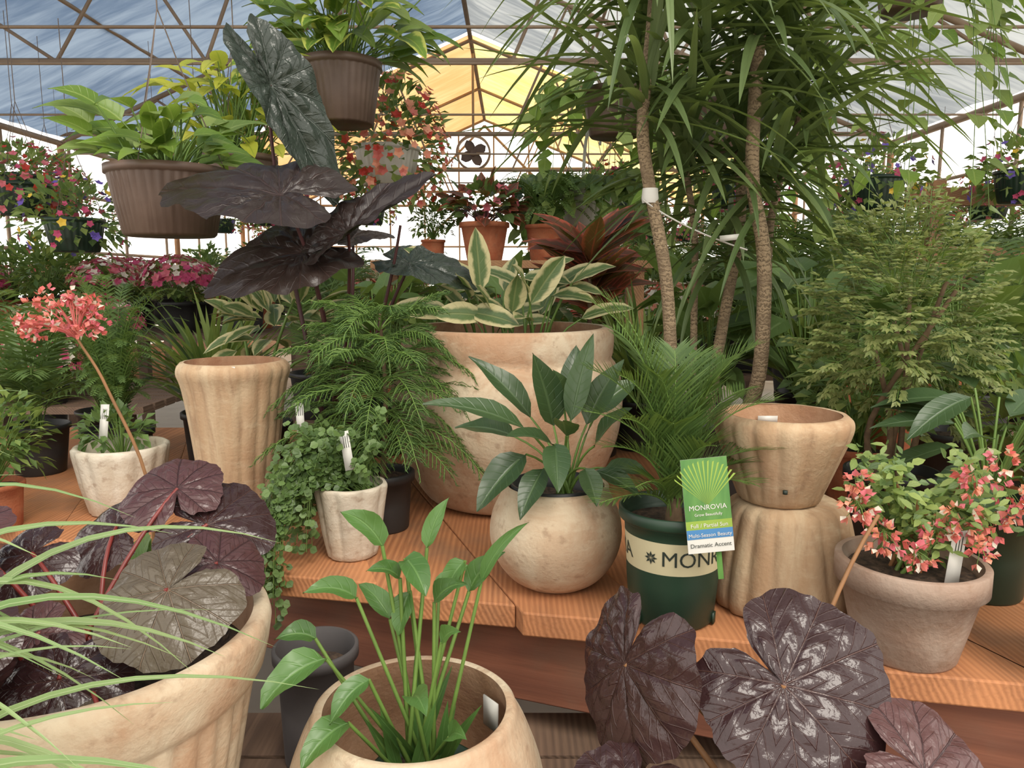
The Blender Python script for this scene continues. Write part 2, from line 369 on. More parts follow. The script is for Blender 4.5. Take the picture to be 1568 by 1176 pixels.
def tag(mb,p,h=.07,w=.018,lean=(0,0),mat=WHITEP):
    M=Matrix.Rotation(lean[0],3,'Y')@Matrix.Rotation(-.25+lean[1],3,'X')
    mb.box(p,w,.001,h,mat,M)
    for k in range(3):
        q=V(p)+M@V((-w*.15+k*.004,-.001,h*.22)); mb.box(q,.0010,.0004,h*.3,INK,M)
def textinto(mb,s,size,fn,mat,align='LEFT'):
    cu=bpy.data.curves.new('t','FONT'); cu.body=s; cu.size=size; cu.align_x=align; cu.resolution_u=3
    ob=bpy.data.objects.new('t',cu); bpy.context.scene.collection.objects.link(ob)
    dg=bpy.context.evaluated_depsgraph_get(); me=bpy.data.meshes.new_from_object(ob.evaluated_get(dg))
    k=mb.mi(mat); b=len(mb.v)
    for v in me.vertices: mb.v.append(tuple(fn(v.co))); mb.uv.append((0,0))
    for p in me.polygons: mb.f.append(tuple(b+i for i in p.vertices)); mb.m.append(k)
    bpy.data.objects.remove(ob); bpy.data.curves.remove(cu); bpy.data.meshes.remove(me)
TZ=-.55; DZ=-.80
# ---------------------------------------------------------------- potting table
tb=bpy.data.objects.new('potting_table',None); bpy.context.scene.collection.objects.link(tb); tb.location=(0,1.6,0)
def edge(x): return 1.205-.37*x
def addchild(o):
    o.parent=tb; o.matrix_parent_inverse=Matrix.Translation((0,-1.6,0))
xs=.018-.25*7; k=0
while xs<1.9:
    w=.25; g=.012; th=.042; f=ru(-.014,.014)
    mb=MB(); x0,x1=xs,xs+w-g; back=2.75; sk=-.36; xc=(x0+x1)/2
    e0=edge(xc)-.20*(x0-xc)+f; e1=edge(xc)-.20*(x1-xc)+f
    P=[]
    for z in(TZ-th,TZ):
        P+=[V((x0,e0,z)),V((x1,e1,z)),V((x1+sk*(back-e1),back,z)),V((x0+sk*(back-e0),back,z))]
    mb.v=[tuple(p) for p in P]; mb.uv=[(0,0)]*8; mb.mi(WOOD)
    mb.f=[(0,3,2,1),(4,5,6,7),(0,1,5,4),(1,2,6,5),(2,3,7,6),(3,0,4,7)]; mb.m=[0]*6
    k+=1; o=mb.build('plank_%d'%k,smooth=False,origin=((x0+x1)/2+ru(-.06,.06),edge(x0)-.1,TZ-.15)); addchild(o)
    bv=o.modifiers.new('bevel','BEVEL'); bv.width=.003; bv.segments=2
    xs+=w
def beam(name,a,b,wy,hz,mat,zc):
    a=V(a);b=V(b); mb=MB(); L=(b-a).length; mb.box((0,0,0),wy,L,hz,mat)
    me=mb.build(name,smooth=False,origin=(0,0,0),zoff=0); me.location=((a.x+b.x)/2,(a.y+b.y)/2,zc+EYE)
    me.rotation_euler=(0,0,math.atan2(b.y-a.y,b.x-a.x)-pi/2); bv=me.modifiers.new('bevel','BEVEL'); bv.width=.004
    return me
addchild(beam('fascia_board',(-1.5,edge(-1.5)+.065),(1.9,edge(1.9)+.065),.04,.15,WOODR,TZ-.043-.075))
for i,(x,y) in enumerate([(-1.4,1.9),(-.45,1.54),(.42,1.40),(1.45,.87),(-1.6,2.6),(0,2.6),(1.2,2.6)]):
    mb=MB(); mb.box((x,y,(TZ-.042-1.5)/2),.09,.09,1.5+TZ-.042,WOODR); addchild(mb.build('leg_%d'%(i+1),smooth=False))
dk=MB()
for i in range(10):
    y=.02+i*.135; dk.box((-.35,y,DZ-.02),2.9,.126,.04,WOODD)
for x in(-1.7,-.6,.95):
    for y in(.1,1.2): dk.box((x,y,(DZ-.04-1.5)/2),.08,.08,1.5+DZ-.04,WOODD)
dk.build('lower_plant_bench',smooth=False)
# ---------------------------------------------------------------- hero pots
mb=MB(); bx,by=-.012,1.87
pr=smoothprof([(.17,0),(.205,.015),(.245,.08),(.275,.16),(.287,.24),(.284,.30),(.268,.345)],5)
lathe(mb,bx,by,TZ,[(0,0),(.16,0)]+pr+[(.262,.352),(.258,.358),(.262,.37),(.264,.40),(.262,.425),(.258,.432),(.235,.432)],CLAY,96,wob=.004)
lathe(mb,bx,by,TZ,[(.235,.432),(.238,.40),(.25,.33),(.25,.28)],CLAYIN,96); disc(mb,bx,by,TZ+.285,.252,SOIL)
mb.box((bx-.04,1.634,-.128),.045,.002,.014,WHITEP)
for i in range(24):
    a=ru(0,2*pi); b0=V((bx+ru(-.08,.08),1.93+ru(-.07,.05),-.26)); h=ru(-.13,.02); q=V((b0.x+math.cos(a)*ru(.02,.14),b0.y+math.sin(a)*.07,h))
    tube(mb,bez(b0,(b0+q)/2+V((0,0,.05)),q,4),.004,.002,STEMG,5)
    blade(mb,q,V((math.cos(a)*.9,math.sin(a)*.5-.1,ru(.0,1.0))),ru(.10,.135),ru(.045,.055),'oval',.5,.3,6,4,G_VAR,n=UP+V((0,-.7,0)),wave=.04,ph=ru(0,6))
for x,h,d,l in((-.075,-.03,(-.06,-.1,1),.15),(.045,-.06,(.45,-.1,.8),.14),(-.15,-.085,(-.8,-.2,.25),.14),(.0,-.08,(.1,-.3,.8),.1),(-.07,-.09,(-.6,-.3,.15),.13),(-.1,-.08,(.8,-.3,-.05),.13)):
    blade(mb,(x,1.80,h),d,l,.056,'oval',.3,.35,7,4,G_VAR,n=V((.3,-1,.4)),wave=.03)
mb.build('large_round_planter_with_rubber_plant')
mb=MB(); cx,cy=.079,1.315
pr=smoothprof([(.058,0),(.085,.018),(.108,.05),(.119,.09),(.115,.13),(.102,.16),(.095,.175)],5)
lathe(mb,cx,cy,TZ,[(0,0),(.05,0)]+pr+[(.095,.183),(.087,.184)],CLAY,72,wob=.003)
lathe(mb,cx,cy,TZ,[(.087,.184),(.086,.165),(.09,.15)],CLAYIN,72)
lathe(mb,cx,cy,TZ,[(.078,.14),(.082,.187),(.079,.188),(.075,.15)],BLACKP,48); disc(mb,cx,cy,TZ+.155,.088,SOIL)
B=V((cx+.015,cy,-.39))
LY=[(-.07,-.03,.13,-.235,-.08,.19,.052),(-.06,.03,.14,-.165,.05,.25,.052),(-.02,.0,.13,-.055,-.03,.26,.062),(.01,-.01,.14,.045,.0,.29,.045),
(.04,.01,.13,.10,.02,.245,.052),(.05,-.03,.10,.10,-.09,.18,.048),(-.07,-.05,.09,-.15,-.11,.01,.062),(-.02,-.06,.11,-.02,-.14,.05,.048),
(-.04,-.07,.07,-.08,-.14,.005,.045),(.03,-.07,.07,.045,-.12,.02,.04),(.07,-.03,.06,.14,-.07,.06,.042),(.06,.05,.14,.14,.1,.2,.055),(-.09,.05,.10,-.2,.1,.11,.055),
(.0,-.04,.12,-.01,-.1,.16,.045),(.02,.07,.15,.03,.13,.26,.055),(-.02,-.03,.1,-.10,-.11,.14,.042),(.05,-.05,.06,.12,-.1,.03,.04),(.0,.02,.16,-.02,.0,.23,.045)]
for q in LY: stalk(mb,B+V((ru(-.02,.02),ru(-.02,.02),0)),B+V(q[:3]),B+V(q[3:6]),q[6],G_LILY,STEMG,.0028,'lance',.5,fold=.4,wave=.04)
mb.build('potted_peace_lily')
mb=MB(); cx,cy=-.612,1.64
lathe(mb,cx,cy,TZ,[(0,0),(.068,0)]+smoothprof([(.074,.004,1),(.080,.08,1),(.092,.20,1),(.107,.31,1),(.117,.345,.8),(.117,.360,.4),(.109,.371,.2)],4)+[(.101,.372)],CLAYV,160,19,.06,.007)
lathe(mb,cx,cy,TZ,[(.101,.372),(.096,.34),(.082,.2),(.0,.19)],CLAYIN,64)
mb.box((-.585,1.535,-.186),.03,.002,.012,WHITEP)
mb.build('tall_ribbed_clay_planter')
mb=MB(); cx,cy=-.32,1.45
lathe(mb,cx,cy,TZ,[(0,0),(.043,0)]+smoothprof([(.048,.004,.6),(.056,.05,1),(.064,.11,1),(.069,.14,.8),(.068,.148,.3)],4)+[(.062,.148)],CLAYW,96,9,.12,.012)
lathe(mb,cx,cy,TZ,[(.062,.148),(.055,.12)],CLAYW,48); disc(mb,cx,cy,TZ+.125,.057,SOIL)
def rleaf(p,d,s): blade(mb,p,d,s,s,'round',.2,.15,3,2,G_CREEP,n=V((ru(-.4,.4),-.8,.7)))
for i in range(92):
    a=ru(0,2*pi); f=ru(0,1)
    p0=V((cx+ru(-.04,.04),cy+ru(-.04,.04),TZ+.13))
    if f<.7:
        e=V((cx-ru(.06,.18),cy-ru(-.04,.1),TZ+ru(-.06,.16))); m=V(((p0.x+e.x)/2-.03,(p0.y+e.y)/2,TZ+ru(.2,.36)))
        if e.z<TZ+.02: e=V((ru(-.49,-.42),ru(1.31,1.335),TZ-ru(.0,.09))); m=V((-.45,1.37,TZ+.26))
    else: e=p0+V((ru(-.14,.06),ru(-.08,.08),ru(.05,.18))); m=(p0+e)/2+V((0,0,.07))
    pts=bez(p0,m,e,16); tube(mb,pts,.001,.0007,STEMG,3)
    for p in pts[2:]:
        for _ in range(2): rleaf(p+rdir(-1,1)*.006,rdir(-.4,.8),ru(.010,.018))
tag(mb,(cx+.005,cy-.05,TZ+.225),.075,.018,(-.2,0)); tag(mb,(cx-.11,cy+.05,TZ+.27),.06,.016,(-.1,0))
mb.build('trailing_creeper_in_white_pot')
# norfolk pine
mb=MB(); cx,cy=-.285,1.615
pot(mb,cx,cy,TZ,.055,.07,.13,BLACKP)
tube(mb,spline([(cx,cy,TZ+.11),(cx+.01,cy,TZ+.3),(cx,cy,-.06)],5),.007,.003,BARK,6)
def tri(mb,p,q,w,mat):
    s=(q-p).cross(V((ru(-1,1),ru(-1,1),ru(-1,1)))); 
    if s.length<1e-6: return
    s.normalize(); k=mb.mi(mat); b=len(mb.v); mb.v+=[tuple(p-s*w),tuple(p+s*w),tuple(q)]; mb.uv+=[(.3,0),(.7,0),(.5,1)]; mb.f.append((b,b+1,b+2)); mb.m.append(k)
def twig(mb,a,b,nn,nl,mat,w=.0012):
    a=V(a);b=V(b);T=(b-a).normalized(); mm=(a+b)/2+V((0,0,.004)); b=b-V((0,0,.006))
    tube(mb,[a,mm,b],.0012,.0006,STEMG,3)
    for i in range(nn):
        t=(i+.5)/nn; p=a+(b-a)*t; tri(mb,p,p+(T*1.2+rdir(-1,1)*.8).normalized()*nl*ru(.8,1.2),w,mat)
for t in range(8):
    z=-.37+t*.037; rad=.215*(1-(t/9.)**2.2)+.03
    for j in range(8):
        a=2*pi*(j+t*.37)/8+ru(-.2,.2); D=V((math.cos(a),math.sin(a)*.85,0)); s=V((-D.y,D.x,0)).normalized()
        A=V((cx,cy,z)); L=rad*ru(.75,1.2); dz=-.06+t*.014+ru(-.05,.04)
        Bm=A+D*L*.55+V((0,0,.06)); E=A+D*L+V((0,0,dz)); tube(mb,bez(A,Bm,E,6),.0022,.001,STEMG,4)
        nb=13
        for i in range(nb):
            u=.2+.8*i/nb; p=A*(1-u)**2+Bm*2*u*(1-u)+E*u*u; T=((Bm-A)*(1-u)+(E-Bm)*u).normalized()
            l=.066*(1.15-u)+.016
            for sg in(-1,1): twig(mb,p,p+(T*.9+s*sg+V((0,0,ru(-.45,.15)))).normalized()*l,24,.009,G_PINE,.001)
        twig(mb,E,E+(E-Bm).normalized()*.03,14,.009,G_PINE)
mb.build('norfolk_pine')
# nursery pot with palm
mb=MB(); cx,cy=.262,1.175
lathe(mb,cx,cy,TZ,[(0,0),(.062,0),(.068,.006),(.0735,.07),(.0737,.075)],GREENP,72)
lathe(mb,cx,cy,TZ,[(.0745,.096),(.0782,.148)],CREAMB,72)
lathe(mb,cx,cy,TZ,[(.0737,.075),(.0747,.096)],GREENP,72)
lathe(mb,cx,cy,TZ,[(.0780,.148),(.0795,.168),(.087,.169),(.0885,.172),(.0885,.186),(.086,.188),(.083,.187),(.077,.15)],GREENP,72)
disc(mb,cx,cy,TZ+.16,.079,SOIL)
def wrap(a0,zb):
    def fn(c):
        z=zb+c.y; r=.0745+(.0782-.0745)*(z-.096)/.052+.0008; a=a0+c.x/r; return (cx+r*math.sin(a),cy-r*math.cos(a),TZ+z)
    return fn
for a0 in(-.45,-.45+pi):
    textinto(mb,'MONROVIA',.035,wrap(a0,.111),INK)
for a0 in (-.66,-.66+pi):
    for k in range(8):
        a=k*pi/4; f=wrap(a0,.122); p=[f(V((math.cos(a+da)*rr,math.sin(a+da)*rr,0))) for da,rr in((0,.001),(.35,.006),(0,.011),(-.35,.006))]; mb.poly(p,INK)
for k in range(6):
    a=k*pi/3; mb.box((cx+.07*math.sin(a),cy-.07*math.cos(a),TZ+.012),.012,.004,.018,GREENP,Matrix.Rotation(a,3,'Z'))
B=V((cx,cy,TZ+.165))
for dx,dy,dz in[(-.14,-.02,.35),(-.12,.03,.36),(-.07,.02,.29),(-.10,-.04,.24),(-.12,-.05,.13),(-.14,.05,.24),(-.04,-.05,.24),(.0,.03,.27),(.05,-.02,.22),(.08,.03,.25),(.12,.0,.28),(.14,-.04,.2),
  (.10,-.08,.08),(.15,.02,.09),(.05,.08,.26),(-.02,.1,.25),(-.09,.1,.3),(-.08,-.1,.08),(.13,.08,.2),(.16,-.02,.12),(-.10,-.08,.18),(-.02,-.07,.17),(.04,-.09,.14),(.1,.09,.25),(-.15,-.02,.18),(-.13,-.08,.05)]:
    E=B+V((dx,dy,dz)); M=B+V((dx*.15,dy*.15,dz*.75+.03))
    frond(mb,B+V((ru(-.01,.01),ru(-.01,.01),0)),M,E,32,.080,.0036,G_PALM,bend=.15,fw=1.15,upk=.35,r=.002,t0=.2)
tube(mb,spline([(cx,cy,TZ+.15),(cx,cy,TZ+.2)],2),.016,.010,BARK,8)
mb.build('palm_in_nursery_pot')
# plant tag
mb=MB(); M=Matrix.Rotation(-.1,3,'Y')@Matrix.Rotation(-.1,3,'X'); O=V((.287,1.068,-.330))
def tp(x,z,y=0): return O+M@V((x,y,z))
def strip(x0,x1,z0,z1,mat,y=0): mb.poly([tp(x0,z0,y),tp(x1,z0,y),tp(x1,z1,y),tp(x0,z1,y)],mat)
mb.box(tuple(O),.068,.0008,.14,WHITEP,M)
strip(-.034,.034,-.022,.07,TAGG,-.0008)
for k in range(15):
    a=-1.1+k*.15; mb.poly([tp(0,.0,-.0011),tp(.05*math.sin(a),.02+.045*math.cos(a),-.0011),tp(.052*math.sin(a+.05),.02+.047*math.cos(a+.05),-.0011)],TAGY)
strip(-.034,.034,-.035,-.022,TAGY,-.0009); strip(-.034,.034,-.049,-.035,TAGB,-.0009)
for s,z,sz,mt in(('MONROVIA',-.006,.0105,WHITEP),('Grow Beautifully',-.015,.006,WHITEP),('Full / Partial Sun',-.032,.0085,WHITEP),('Multi-Season Beauty',-.046,.0078,WHITEP),('Dramatic Accent',-.0615,.0088,INK)):
    textinto(mb,s,sz,lambda c:tp(c.x,z+c.y,-.0016),mt,'CENTER')
mb.box(tuple(tp(.012,-.088,.006)),.008,.0008,.05,TAGG,M)
mb.build('plant_care_tag',smooth=False)
# stacked pots
mb=MB(); cx,cy=.466,1.235
lathe(mb,cx,cy,TZ,[(0,0),(.105,0)]+smoothprof([(.115,.003,.8),(.121,.03,1),(.113,.09,1),(.101,.145,1),(.093,.168,.8),(.080,.179,.3)],4)+[(0,.18)],CLAYV,160,17,.075,.009)
mb.build('upturned_ribbed_clay_planter')
mb=MB(); z=TZ+.18; cx=.452
lathe(mb,cx,cy,z,[(0,0),(.06,0)]+smoothprof([(.066,.004,.6),(.079,.04,1),(.095,.085,1),(.107,.12,.9),(.108,.138,.5),(.100,.148,.2)],4)+[(.092,.148)],CLAYV,160,15,.07,.012)
lathe(mb,cx,cy,z,[(.092,.148),(.092,.12),(.076,.05),(0,.045)],CLAYIN,64); mb.box((cx+.005,cy+.086,z+.12),.035,.002,.014,WHITEP,Matrix.Rotation(.1,3,'X'))
lathe(mb,cx-.02,cy-.083,z+.035,[(.0,-.003),(.004,-.003),(.004,.003),(0,.003)],INK,8)
mb.build('ribbed_clay_bowl')
# clay pot with pink flowers
mb=MB(); cx,cy=.585,1.055
pot(mb,cx,cy,TZ,.070,.103,.145,CLAYT,.036,.009,.88,72,inner=CLAYT,t=.010)
for k in range(14):
    e=V((cx+.03+ru(-.12,.10),cy+ru(-.08,.06),TZ+ru(.19,.29))); r0=V((cx+ru(-.025,.025),cy+ru(-.02,.02),TZ+.125)); pts=bez(r0,(r0+e)/2+V((0,0,.03)),e,8); tube(mb,pts,.0035,.0018,STEMB if k%2 else STEMG,5)
    for p in pts[2:]:
        for _ in range(9): blade(mb,p+rdir(-.6,.8)*ru(.005,.035),rdir(-.3,.9),ru(.014,.026),ru(.007,.012),'oval',.4,.25,3,2,G_BG2 if _%3 else G_CREEP,n=V((0,-.8,.7)))
for c,n,rr in(((-.105,-.05,.225),24,.025),((-.07,-.06,.185),24,.025),((-.03,-.07,.16),22,.022),((-.10,-.03,.255),16,.018),((.03,-.05,.215),24,.028),((.08,-.05,.195),24,.026),((.115,-.03,.235),20,.026),((.06,-.04,.265),22,.025),((.10,-.03,.285),16,.02),((.0,-.06,.19),16,.02),((.05,-.08,.17),14,.02),((.13,-.02,.2),12,.016)):
    q=V((cx+c[0],cy+c[1],TZ+c[2]+.01))
    for _ in range(n):
        u=rdir(-1,1); p=q+u*rr*ru(.4,1); bract(mb,p,u+V((0,-.3,-.2)),ru(.009,.014),R.choice([F_CORAL,F_PINK,F_CORAL,F_SALM]))
        if _%3==0: tube(mb,[q+V((0,.01,.01)),(q+p)/2+V((0,0,.006)),p],.0007,.0006,STEMG,3)
tag(mb,(cx+.035,cy-.05,TZ+.165),.08,.020,(.25,0))
mb.build('flowering_plant_in_clay_pot')
mb=MB(); pot(mb,.83,1.27,TZ,.065,.085,.17,GREENP)
for i in range(26):
    a=ru(0,2*pi); b=V((.83,1.27,-.40)); m=b+V((math.cos(a)*.06,math.sin(a)*.06,ru(.06,.22))); t=m+V((math.cos(a)*.13,math.sin(a)*.13,ru(-.09,.06)))
    stalk(mb,b,m,t,.05,G_LILY,STEMG,.003)
mb.build('leafy_potted_plant')
mb=MB(); pot(mb,.80,.97,TZ,.06,.072,.13,REDP); bush(mb,(.84,1.02,-.33),.07,.08,.09,50,.07,.035,'oval',[G_LILY],nl=4,stem=STEMG,root=(.80,.97,-.43)); mb.build('leafy_potted_plant.001')
# aralia
mb=MB(); cx,cy=.765,1.475; pot(mb,cx,cy,TZ,.07,.09,.17,BLACKP)
for j in range(5):
    e=V((cx+ru(-.07,.07),cy+ru(-.06,.06),ru(-.15,.0))); tube(mb,spline([(cx+j*.012-.025,cy,TZ+.14),(cx+(j-2)*.02+ru(-.01,.01),cy,-.28),tuple(e)],5),.008,.004,BARK,6)
for i in range(430):
    u=rdir(-.8,1); rr=ru(.3,1)**.6; w=.170*(1-.3*max(0,u.z)); p=V((cx+u.x*w*rr,cy+u.y*.15*rr,-.085+u.z*.22*rr+.03*math.sin(u.x*7)))
    d=(u+V((0,0,ru(-.3,.6)))+V((ru(-.4,.4),ru(-.4,.4),0))).normalized(); L=.045; s=d.cross(UP).normalized() if abs(d.z)<.98 else V((1,0,0))
    tube(mb,[p-d*.03,p+d*L*.5,p+d*L],.0009,.0006,STEMG,3)
    for k in range(4):
        q=p+d*L*(k+1)/4
        for sg in((-1,1) if k<3 else (0,)):
            dd=(d*.8+s*sg+V((0,0,ru(-.3,.1)))).normalized()
            for b in(-.8,0,.8):
                sd=dd.cross(UP)
                blade(mb,q+dd*.004,dd+sd*b,ru(.013,.021),.007,'lance',.3,.2,2,1,G_ARAL,n=V((ru(-.4,.4),-.6,.8)))
mb.build('ming_aralia')
# dracaena
mb=MB(); pot(mb,.47,1.72,TZ,.11,.14,.24,BLACKP)
T1=spline([(.385,1.69,-.34),(.352,1.62,-.25),(.325,1.6,.0),(.283,1.6,.2),(.268,1.6,.32),(.282,1.6,.5),(.29,1.6,.66)],14)
T2=spline([(.53,1.70,-.34),(.548,1.65,-.2),(.543,1.64,.04),(.512,1.64,.2),(.508,1.64,.34),(.512,1.64,.5)],14)
T3=spline([(.47,1.78,-.34),(.50,1.78,-.1),(.53,1.78,.12),(.52,1.78,.3)],14)
T4=spline([(.44,1.80,-.34),(.44,1.82,-.1),(.43,1.8,.1),(.40,1.78,.25)],14)
T5=spline([(.56,1.76,-.34),(.60,1.78,-.1),(.61,1.8,.15),(.66,1.78,.38)],14)
for T,r in((T1,.0145),(T2,.0165),(T3,.014),(T4,.009),(T5,.010)): tube(mb,T,r,r*.8,TRUNK,12,knob=.02)
HD=[((.272,1.6,.36),46,.40,.1,1.2),((.29,1.6,.62),60,.45,.4,1.6),((.51,1.64,.5),64,.46,.2,1.4),((.52,1.78,.28),44,.42,.2,1.3),((.40,1.78,.27),40,.42,.2,1.4),((.66,1.78,.40),50,.40,.1,1.1),((.40,1.66,.46),34,.44,.1,1.2),((.60,1.70,.56),36,.42,.1,1.2),((.50,1.78,.08),24,.3,1,2.4),((.58,1.7,.2),34,.36,.2,1.5)]
for c,n,L,b0,b1 in HD:
    for i in range(n):
        d=rdir(-.3,.95); p=V(c)+V((ru(-.012,.012),ru(-.012,.012),ru(-.05,.06)))
        blade(mb,p,d,L*ru(.65,1.15),ru(.015,.024),'strap',ru(b0,b1),.35,10,2,G_DRAC,n=UP)
tube(mb,bez((.27,1.585,.16),(.36,1.6,.10),(.5,1.62,.06),8),.002,.002,WHITEP,4)
lathe(mb,.287,1.60,.155,[(.016,0),(.018,.01),(.016,.03)],WHITEP,12)
mb.box((.46,1.60,.085),.05,.001,.012,WHITEP,Matrix.Rotation(-.1,3,'Y'))
mb.build('dragon_tree')
# elephant ear
mb=MB(); cx,cy=-.44,1.84; pot(mb,cx,cy,TZ,.07,.09,.16,BLACKP)
rt=V((cx,cy,TZ+.13))
def petiole(e,m=None,r=.006): e=V(e); tube(mb,bez(rt+V((ru(-.02,.02),ru(-.02,.02),0)),m or V(((rt.x+e.x)/2+.03,(rt.y+e.y)/2,e.z-.12)),e,14),r,r*.55,STEMP,8)
for c,nm,tip,S,mt,fm,N,ax,cu in[((-.50,1.66,.178),(.06,-.50,.85),(-.9,.05,.30),.285,P_ALO,.15,12,1.15,.15),
    ((-.465,1.70,.058),(-.12,-.60,.78),(-1,-.1,-.12),.255,P_ALO,.12,12,1.1,.2),
    ((-.535,1.74,.425),(.66,-.70,.22),(.62,.0,-.85),.28,P_ALOG,.3,12,.62,.1),
    ((-.355,1.66,.095),(-.50,-.50,.70),(.72,-.1,.60),.22,P_ALO,.3,12,.8,.05),
    ((-.24,1.80,.035),(.1,-.4,.9),(.9,-.3,.1),.17,P_ALOG,.15,12,1.1,.2),
    ((-.40,1.92,.10),(.0,-.3,.9),(.5,.5,.1),.13,P_ALO,.15,12,1.1,.2)]:
    petiole(c,V((c[0]*.5+rt.x*.5+.03,c[1]*.5+rt.y*.5,c[2]-.12)) if c[2]<.35 else V((-.60,1.86,.30))); polar(mb,c,nm,tip,S,ALO,mt,N,.05,cu,.035,12,110,ax,fm,asym=.04)
petiole((-.255,1.75,.12),V((-.3,1.8,-.1)))
mb.build('purple_elephant_ear')
mb=MB(); cx,cy=-.68,1.98; pot(mb,cx,cy,TZ,.07,.09,.17,BLACKP)
for x,y,z in((.0,.0,.28),(.12,-.03,.4),(.18,.0,.25),(-.05,.02,.4)): tube(mb,bez((cx,cy,-.4),(cx+x*.3,cy,-.2),(cx+x,cy+y,TZ+z+.1),6),.006,.003,STEMG,6)
bush(mb,(cx+.08,cy-.02,-.13),.15,.1,.13,46,.12,.05,'oval',[G_VAR],nl=5,nc=4,inner=.4)
mb.build('variegated_rubber_plant')
mb=MB(); cx,cy=.24,2.33; pot(mb,cx,cy,TZ,.09,.11,.19,BLACKP); tube(mb,spline([(cx,cy,-.38),(cx,cy,-.1),(cx,cy,.08)],4),.008,.006,BARK,6)
for i in range(40):
    a=ru(0,2*pi); z=ru(-.12,.1); blade(mb,(cx,cy,z),V((math.cos(a),math.sin(a)*.8-.2,ru(.3,1.6))),ru(.17,.25),ru(.055,.08),'lance',.5,.3,6,2,G_RED,n=UP+V((0,-.6,0)))
mb.build('red_croton')
# ---------------------------------------------------------------- front pots
mb=MB(); cx,cy=-.117,.845
pr=smoothprof([(.082,0),(.12,.03),(.150,.09),(.160,.15),(.154,.205),(.137,.255),(.124,.28)],5)
lathe(mb,cx,cy,DZ,[(0,0),(.07,0)]+pr+[(.122,.287),(.117,.291),(.110,.289)],CLAY,96,wob=.003)
lathe(mb,cx,cy,DZ,[(.110,.289),(.115,.265),(.138,.21),(.147,.15),(.13,.1)],CLAYIN,72); disc(mb,cx,cy,DZ+.12,.138,SOIL)
lathe(mb,cx+.01,cy+.0,DZ,[(.06,.12),(.07,.20),(.066,.20),(.06,.16)],GREENP,40); disc(mb,cx+.01,cy,DZ+.185,.066,SOIL)
mb.box((cx+.09,cy+.045,DZ+.25),.03,.002,.04,WHITEP,Matrix.Rotation(-.9,3,'Z'))
B=V((cx+.005,cy,DZ+.18))
W2=[(-.04,.0,.31,-.075,-.02,.365,.032),(-.07,-.01,.25,-.12,-.04,.28,.030),(-.10,-.04,.19,-.16,-.09,.16,.040),(-.12,-.01,.20,-.16,-.03,.215,.03),(-.07,-.07,.13,-.11,-.12,.11,.034),
(-.01,.01,.25,-.02,.0,.20,.028),(-.015,.01,.29,.015,-.04,.265,.032),(.01,.02,.30,.03,.03,.36,.022),(.02,.0,.24,.055,-.02,.28,.028),(.06,.02,.245,.095,.02,.30,.030),(.075,.01,.26,.12,.0,.345,.018),
(.03,-.02,.20,.05,-.04,.23,.023),(.0,-.05,.15,.02,-.10,.165,.030),(.04,-.05,.10,.06,-.08,.125,.028),(.03,-.07,.07,.035,-.10,.045,.028),(.055,.03,.28,.035,.02,.24,.028),(.02,.05,.22,.05,.08,.26,.028),(-.04,.04,.2,-.08,.07,.24,.028),
(-.05,-.05,.17,-.085,-.09,.14,.028),(-.02,.0,.27,-.05,-.03,.30,.024)]
for q in W2:
    a=B+V((ru(-.02,.02),ru(-.015,.015),0)); stalk(mb,a,B+V(q[:3]),B+V(q[3:6]),q[6],G_CALLA,STEMG,.0032,'oval' if q[6]>.03 else 'lance',1.1,fold=.55,wave=.07,lift=.0)
for i in range(14):
    d=V((ru(-.5,.5),ru(-.4,.3),1)); blade(mb,B+V((ru(-.02,.02),ru(-.015,.015),-.005)),d,ru(.1,.19),.016,'lance',.3,.3,6,2,G_CALLA,n=V((0,-1,.2)))
mb.build('water_plant_in_round_clay_pot')
mb=MB(); cx,cy=-.508,.83
lathe(mb,cx,cy,DZ,[(0,0),(.13,0)]+smoothprof([(.135,.004,1),(.15,.1,1),(.172,.22,1),(.188,.305,.9),(.192,.318,0)],4)+[(.200,.325),(.206,.335),(.212,.36),(.216,.385),(.213,.397),(.205,.401),(.195,.398)],CLAY,180,34,.05)
lathe(mb,cx,cy,DZ,[(.195,.398),(.19,.36),(.183,.32)],CLAYIN,64); disc(mb,cx,cy,DZ+.335,.186,SOIL,12,48,.012)
B=V((cx,cy,DZ+.33))
for c,nm,tip,S,mt in[((-.385,.80,-.345),(.05,-.62,.78),(-.7,-.6,-.5),.085,P_BEGM),((-.49,.76,-.43),(.1,-.7,.7),(-.1,-.6,-.6),.075,P_BEG),((-.60,.76,-.36),(-.2,-.6,.75),(-.8,-.4,-.3),.085,P_BEGR),
  ((-.40,.95,-.32),(.2,-.55,.8),(.7,.1,-.3),.085,P_BEG),((-.45,.98,-.28),(.0,-.5,.85),(-.2,.6,.2),.075,P_BEGR),((-.66,.85,-.30),(-.1,-.5,.8),(-.6,.3,.1),.08,P_BEGR),((-.56,.72,-.36),(.1,-.6,.7),(.1,-.8,-.3),.055,P_BEG),
  ((-.53,.97,-.33),(-.2,-.5,.8),(-.6,.3,.1),.07,P_BEG),((-.36,.88,-.345),(.4,-.4,.8),(.8,.1,-.4),.06,P_BEGR),((-.43,.73,-.46),(.2,-.4,.8),(.3,-.8,-.4),.045,P_BEGM),((-.60,.9,-.34),(.0,-.6,.8),(-.3,-.5,.2),.06,P_BEG),((-.54,.80,-.40),(.0,-.6,.8),(-.5,-.5,-.2),.06,P_BEGR)]:
    c=V(c); tube(mb,bez(B+V((ru(-.04,.04),ru(-.04,.04),0)),(B+c)/2+V((0,0,.05)),c,8),.0035,.0025,STEMR,6)
    polar(mb,c,nm,tip,S,BEG,mt,10,.05,.2,.035,12,100)
mb.build('begonia_in_fluted_clay_planter')
